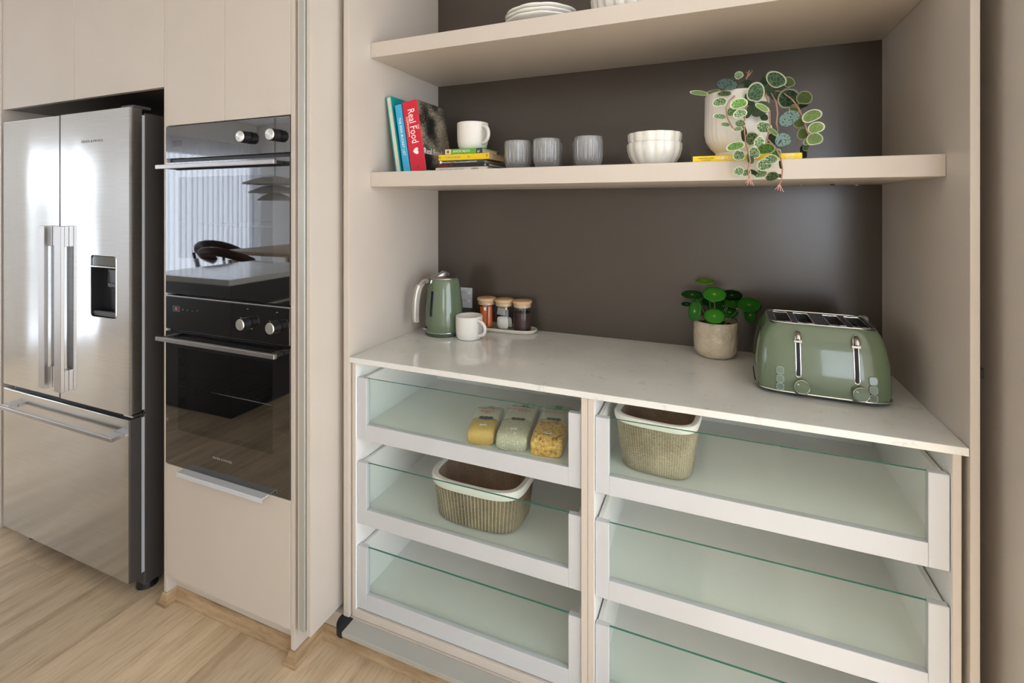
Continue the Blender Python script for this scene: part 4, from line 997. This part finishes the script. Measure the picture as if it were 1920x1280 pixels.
for x in (-0.0945, 0.101):
    for zc in (0.063, 0.0425, 0.0225):
        pts = cap_ring(x, zc, 0.0078, 0.0088, 0.005)
        b = B(); b.rings([[(px_, py_+0.002, pz_) for px_, py_, pz_ in pts], [(px_, py_-0.0004, pz_) for px_, py_, pz_ in pts]])
        bt = obj('button', b, M['btn'], t, local=True)
        obj('outline', B().tube([(px_, py_-0.0008, pz_) for px_, py_, pz_ in pts], 0.0007, 5, True), M['btn_line'], bt, local=True)
for x in (-0.0475, 0.0745):
    zc = 0.0315; y0 = -hy(zc)
    d = obj('dial', B().cyl((x, y0+0.002, zc), (0, -1, 0.03), 0.0170, 0.014, 32, 0.0160, 0.001), M['green'], t, 40, local=True)
    obj('dial_ring', B().tube([(x+0.0164*math.cos(2*math.pi*k/36), y0-0.0118, zc+0.0164*math.sin(2*math.pi*k/36)) for k in range(36)], 0.0011, 6, True), M['chrome'], d, 60, local=True)
    q = B().box(-0.0008, 0.0008, -0.0006, 0.0004, 0.008, 0.0125); q.bm.transform(Matrix.Translation((x, y0-0.0125, zc)) @ Matrix.Rotation(R(-55), 4, 'Y')); obj('pointer', q, M['txt_white'], d, local=True)
# plug and cord of the toaster showing behind its right shoulder
t2 = thing('power_plug', 'pale plug just showing behind the right shoulder of the green toaster', 'plug', (0.419, YB, 1.05))
obj('plug_body', B().box(0.408, 0.430, YB-0.030, YB-0.0006, 1.044, 1.068, 0.004), M['white'], t2)
obj('cord', B().tube([(0.419, YB-0.018, 1.046), (0.418, YB-0.02, 1.01), (0.412, YB-0.03, 0.96), (0.400, YB-0.06, 0.928), (0.385, YB-0.09, 0.9245)], 0.0035, 8), M['white'], t2, 60)

# ------------------------------------------------------------------ woven baskets
def weave(name, lo, hi):
    q = NT(name); v = q.coords((60, 60, 420)); n = q.noise(v, 2.2, 3, 0.7); n2 = q.noise(q.coords((9, 9, 9)), 1.0, 2)
    m = q.n('ShaderNodeMath', operation='ADD'); q.l(n, m.inputs[0]); q.l(n2, m.inputs[1]); m2 = q.n('ShaderNodeMath', operation='MULTIPLY'); m2.inputs[1].default_value = 0.5; q.l(m.outputs[0], m2.inputs[0])
    q.l(q.ramp(m2.outputs[0], [(0.36, lo), (0.5, [(a+c)/2 for a, c in zip(lo, hi)]), (0.62, hi)]), q.p.inputs['Base Color']); q.p.inputs['Roughness'].default_value = 0.85
    q.bump(n, 0.9, 0.003); return q.m
M['weave'] = weave('brown_cord_weave', sr(88, 72, 54), sr(164, 143, 114)); M['weave2'] = weave('natural_cord_weave', sr(104, 86, 62), sr(206, 186, 156))
M['inner_weave'] = weave('lifted_inner_weave', sr(150, 126, 106), sr(206, 184, 160))  # same cord as outside, lightened against the shade in the basket
M['cord_light'] = weave('pale_cord_weave', sr(150, 130, 102), sr(222, 206, 178))
M['rim'] = mat('white_cotton_rim', sr(226, 224, 216), 0.85, grain=0.8, gscale=260)
def basket(label, c, hb, ht, height, band, ribs, m, amp, rot=0.0):
    t = thing('woven_basket', label, 'basket', c, (0, 0, rot), 'woven baskets in the drawers')
    seg = ribs*6; nz = 26; zt = height-band*0.6
    def sec(f, off, rib):
        hx, hy_ = hb[0]+(ht[0]-hb[0])*f+off, hb[1]+(ht[1]-hb[1])*f+off
        out = se(hx, hy_, 3.6, 720); L = [0]                 # resample evenly by arc length
        for p, q in zip(out, out[1:]+out[:1]): L.append(L[-1]+math.dist(p, q))
        T = L[-1]; res = []; k = 0
        for i in range(seg):
            s = T*i/seg
            while L[k+1] < s: k += 1
            a, b_ = out[k], out[(k+1) % len(out)]; u = (s-L[k])/(L[k+1]-L[k]); x, y = a[0]+(b_[0]-a[0])*u, a[1]+(b_[1]-a[1])*u
            r_ = math.hypot(x, y); d = rib*abs(math.sin(math.pi*i/6)); res.append((x*(1+d/r_), y*(1+d/r_)))
        return res
    rows = [[(x, y, 0.0) for x, y in sec(0, -0.014, 0)], [(x, y, 0.002) for x, y in sec(0, -0.006, 0)]]
    for k in range(nz+1):
        f = k/nz; z = 0.006+(zt-0.006)*f
        rows.append([(x, y, z) for x, y in sec(f, -0.003+(0.003 if k else 0)+amp*0.15*math.sin(k*2.1), amp)])
    b = B(); fs = b.rings(rows, True, True, False)
    for k, f in enumerate(fs):
        if f.verts and len(f.verts) == 4 and k % seg % 6 == 3 and k >= 2*seg: f.material_index = 1
    obj('woven_wall', b, [m, M['cord_light']], t, 70, local=True)
    b = B(); b.rings([[(x, y, 0.010+(zt-0.010)*k/6) for x, y in sec(k/6, -0.006, amp*0.6)] for k in range(7)], True, True, False); obj('inner_wall', b, M['inner_weave'], t, 70, local=True)
    zr = height; rr = []
    for off, z, f in ((0.0022, zt-band*0.4, 0.93), (0.0036, zt-band*0.1, 0.96), (0.0036, zr-0.006, 1.0), (0.0015, zr-0.0015, 1.0), (-0.003, zr, 1.0), (-0.0085, zr-0.002, 1.0), (-0.0100, zr-0.009, 0.98), (-0.0070, zr-0.012, 0.97)):
        rr.append([(x, y, z) for x, y in sec(f, off+(amp+0.0006 if off > 0 else 0), 0)])
    b = B(); b.rings(rr, True, False, False); obj('rim_band', b, M['rim'], t, 50, local=True)
    return t
basket('wide brown woven basket with a white rim in the middle left drawer', (-0.672, 1.402, 0.4305), (0.134, 0.092), (0.148, 0.107), 0.140, 0.026, 76, M['weave'], 0.0036)
basket('small natural woven basket with a white rim in the top right drawer', (-0.139, 1.376, 0.6995), (0.090, 0.066), (0.104, 0.082), 0.150, 0.020, 96, M['weave2'], 0.0012, R(-6))

# ------------------------------------------------------------------ food bags in the top left drawer
def grainmat(name, lo, hi, scale, gaps=None):
    q = NT(name); v = q.coords((1, 1, 1)); vo = q.n('ShaderNodeTexVoronoi'); vo.inputs['Scale'].default_value = scale; q.l(v, vo.inputs['Vector'])
    st_ = [(0.15, hi), (0.55, lo)]
    if gaps: st_ = [(0.12, hi), (0.45, lo), (0.97, gaps)]
    sep = q.n('ShaderNodeSeparateColor'); q.l(vo.outputs['Color'], sep.inputs[0])
    m = q.n('ShaderNodeMath', operation='MULTIPLY_ADD'); m.inputs[1].default_value = 0.35; q.l(sep.outputs[0], m.inputs[0]); q.l(vo.outputs['Distance'], m.inputs[2])
    q.l(q.ramp(m.outputs[0], st_), q.p.inputs['Base Color']); q.p.inputs['Roughness'].default_value = 0.3; q.p.inputs['Coat Weight'].default_value = 0.4
    q.bump(vo.outputs['Distance'], 0.5, 0.003); return q.m
M['sack'] = mat('cream_bag_film', sr(214, 206, 186), 0.3, coat=0.3)
M['bagline'] = mat('sage_bag_print', sr(118, 152, 112), 0.4); M['navy'] = mat('navy_dot_print', sr(24, 40, 54), 0.4)
M['clearbag'] = mat('cloudy_bag_film', sr(206, 204, 184), 0.25)
def bag(label, c, yaw, W_, L_, T_, grain, split, lines, dots_y):
    t = thing('food_bag', label, 'food bag', c, (0, 0, yaw), 'bags of dry food in the top left drawer')
    b = B(); rows = []; N = 40; rr = random.Random(int(L_*1e4))
    ys_ = [0, 0.004, 0.012, 0.03, 0.06, 0.09, 0.115, 0.15, split, split+0.001, L_*0.78, L_*0.88, L_*0.95, L_*0.985, L_]
    fs_ = [(0.44, 0.55), (0.475, 0.80), (0.49, 0.93), (0.5, 1), (0.5, 1.02), (0.5, 1.0), (0.5, 1.02), (0.5, 1.0), (0.5, 0.98), (0.5, 0.98), (0.495, 0.9), (0.485, 0.78), (0.48, 0.64), (0.475, 0.52), (0.47, 0.42)]
    o_ = sorted(zip(ys_, fs_), key=lambda q: q[0])
    for y, (fx, fz) in o_:
        h_ = T_*fz/2
        rows.append([(x+rr.uniform(-.0006, .0006), y, h_+z+(rr.uniform(-.0008, .0008) if z > 0 else 0)) for x, z, _ in se(W_*fx, h_, 4.5, N)])
    b.rings(rows)
    for f in b.bm.faces:
        cy = f.calc_center_median().y; f.material_index = 1 if cy > split else (2 if (cy < 0.010 and f.calc_center_median().z < 0.012) else 0)
    obj('filled_bag', b, [grain, M['sack'], M['clearbag']], t, 60, local=True)
    wm_ = t.matrix_basis; rm = wm_.to_3x3(); zt_ = T_+0.0010
    pr = lambda nm, bb, m: obj(nm, bb, m, t, local=True)
    arc = B(); arc.tube([(W_*0.46*u, split+0.010*(1-u*u)*1.0, zt_-0.0014-0.004*abs(u)**6) for u in [k/8-1 for k in range(17)]], 0.0011, 5); pr('arc_line', arc, M['bagline'])
    for k in (-1, 0, 1): pr('dot', B().cyl((k*0.0135+W_*0.03, split+dots_y, zt_-0.0008), (0, 0, 1), 0.0085, 0.0010, 20), M['navy'])
    def topz(y):
        for (ya, (_, fa)), (yb, (_, fb)) in zip(o_[:-1], o_[1:]):
            if y <= yb: return T_*(fa+(fb-fa)*(y-ya)/(yb-ya))
        return T_*0.42
    gb = B(); gb.rings([[(-0.008, L_*(0.74+0.16*k/6), topz(L_*(0.74+0.16*k/6))+0.0012), (0.014, L_*(0.74+0.16*k/6), topz(L_*(0.74+0.16*k/6))+0.0012)] for k in range(7)], False, False, False); pr('green_band', gb, M['bagline'])
    for s, sz, x, y, m in lines: text('bag_lettering', s, sz, wm_ @ Vector((x, y, topz(y)+0.0016)), rm, m, t)
    pr('weight_label', B().box(-0.008, 0.012, 0.028, 0.038, zt_-0.0008, zt_+0.0004), M['txt_white'])
    text('bag_lettering', '500g e', 0.0062, wm_ @ Vector((0.002, 0.033, zt_+0.0006)), rm, M['txt_dark'], t)
    return t
ZB = 0.6993
g1 = grainmat('yellow_fine_grain', sr(214, 172, 84), sr(236, 204, 128), 420); g2 = grainmat('white_rice_grain', sr(186, 178, 152), sr(244, 240, 226), 200); 
def pasta():
    q = NT('golden_curly_pasta'); v = q.coords(); n = q.noise(v, 95, 2, 0.6); n2 = q.noise(v, 240, 2)
    q.l(q.ramp(n, [(0.33, sr(126, 80, 32)), (0.41, sr(206, 150, 62)), (0.55, sr(230, 180, 88)), (0.68, sr(244, 208, 124))]), q.p.inputs['Base Color'])
    q.p.inputs['Roughness'].default_value = 0.35; q.bump(n, 0.8, 0.006); return q.m
g3 = pasta()
bag('bag of fine yellow grain, leftmost of the food bags in the top left drawer', (-0.632, 1.292, ZB), R(15), 0.083, 0.215, 0.046, g1, 0.072, [('Chantal Organics', 0.0105, 0, 0.146, M['txt_dark']), ('POLENTA', 0.0105, 0, 0.123, M['txt_red']), ('instant', 0.0075, 0, 0.111, M['txt_red'])], 0.008)
bag('bag of white rice, middle one of the food bags in the top left drawer', (-0.536, 1.293, ZB), R(10.5), 0.094, 0.275, 0.050, g2, 0.090, [('Chantal Organics', 0.0110, 0, 0.198, M['txt_dark']), ('LONG WHITE', 0.0105, -0.016, 0.172, M['txt_red']), ('BASMATI', 0.0100, 0.012, 0.157, M['txt_red'])], 0.008)
bag('bag of golden curled pasta, rightmost of the food bags in the top left drawer', (-0.433, 1.300, ZB), R(8.5), 0.094, 0.290, 0.052, g3, 0.118, [('Chantal Organics', 0.0115, 0, 0.206, M['txt_dark']), ('MAFALDE CORTE', 0.0105, 0, 0.178, M['txt_red'])], 0.008)

# ------------------------------------------------------------------ the room behind the camera, seen in the oven glass and the fridge steel
b = B(); n = 150; rows = []
for z in (0.03, 2.25): rows.append([(-6.0+0.035*math.sin(k*0.9)+0.012*math.sin(k*2.3), -2.84+1.5*k/n, z) for k in range(n+1)])
b.rings(rows, False, False, False); o = obj('curtain', b, M['curtain'], None, 80)
tag(o, 'sheer white curtain mirrored in the window of the upper oven', 'curtain')
M['bench'] = mat('charcoal_island_panel', sr(40, 40, 42), 0.3)
t = thing('kitchen_island', 'dark kitchen island with a pale stone top, mirrored in the upper oven', 'island', (-3.3, -0.45, 0))
obj('carcass', B().box(-3.73, -2.93, -0.86, -0.02, 0.0, 0.88, 0.002), M['bench'], t)
obj('stone_top', B().box(-3.75, -2.90, -0.88, 0.02, 0.8805, 0.92, 0.002), M['stone'], t)
obj('side_rail', B().box(-2.9295, -2.91, -0.7, -0.3, 0.70, 0.715, 0.002), M['alu'], t)
t = thing('pendant_lamp', 'layered white pendant lamp mirrored at the top right of the upper oven', 'lamp', (-3.75, -1.10, 1.45))
for k, (r_, z) in enumerate(((0.27, 1.60), (0.22, 1.52), (0.15, 1.45))):
    obj('lamp_shade', B().lathe([(r_, z), (r_*0.98, z+0.012), (r_*0.6, z+0.05), (0.03, z+0.075), (0.028, z+0.07), (r_*0.6, z+0.043), (r_*0.97, z+0.004)], 48, (-3.75, -1.10, 0), None, False, False), M['matte_ceramic'], t, 50)
obj('cord', B().cyl((-3.75, -1.10, 1.66), (0, 0, 1), 0.004, H-1.66, 8), M['black'], t)
t = thing('dining_table', 'pale timber table beyond the island, mirrored in the upper oven', 'table', (-4.0, -1.75, 0))
obj('tabletop', B().box(-4.75, -3.2, -2.2, -1.3, 0.90, 0.94, 0.01, 2), M['table_wood'], t)
for x in (-4.65, -3.3):
    for y in (-2.1, -1.4): obj('leg', B().cyl((x, y, 0), (0, 0, 1), 0.025, 0.8995, 14, 0.035), M['table_wood'], t)
M['brown'] = mat('dark_red_brown_leather', sr(70, 42, 38), 0.4)
for i, (x, y, rz, lab) in enumerate(((-5.02, -1.55, R(80), 'dark brown chair at the end of the pale table, mirrored in the upper oven'), (-4.35, -1.12, R(-5), 'dark brown chair on the island side of the pale table, mirrored in the upper oven'))):
    t = thing('dining_chair', lab, 'chair', (x, y, 0), (0, 0, rz), 'brown chairs at the pale table')
    obj('seat', B().box(-0.21, 0.21, -0.2, 0.2, 0.60, 0.66, 0.02, 2), M['brown'], t, 40, local=True)
    obj('backrest', B().tube([(0.24*math.cos(R(a)), 0.02+0.22*math.sin(R(a)), 0.88+0.10*math.sin(R(a))) for a in range(-10, 191, 20)], 0.04, 10), M['brown'], t, 60, local=True)
    for a in (-0.18, 0.18):
        obj('back_post', B().tube([(a, 0.15, 0.66), (a*1.1, 0.2, 0.9)], 0.015, 8), M['brown'], t, 60, local=True)
        for c in (-0.17, 0.17): obj('leg', B().cyl((a, c, 0), (0, 0, 1), 0.014, 0.61, 10), M['brown'], t, local=True)
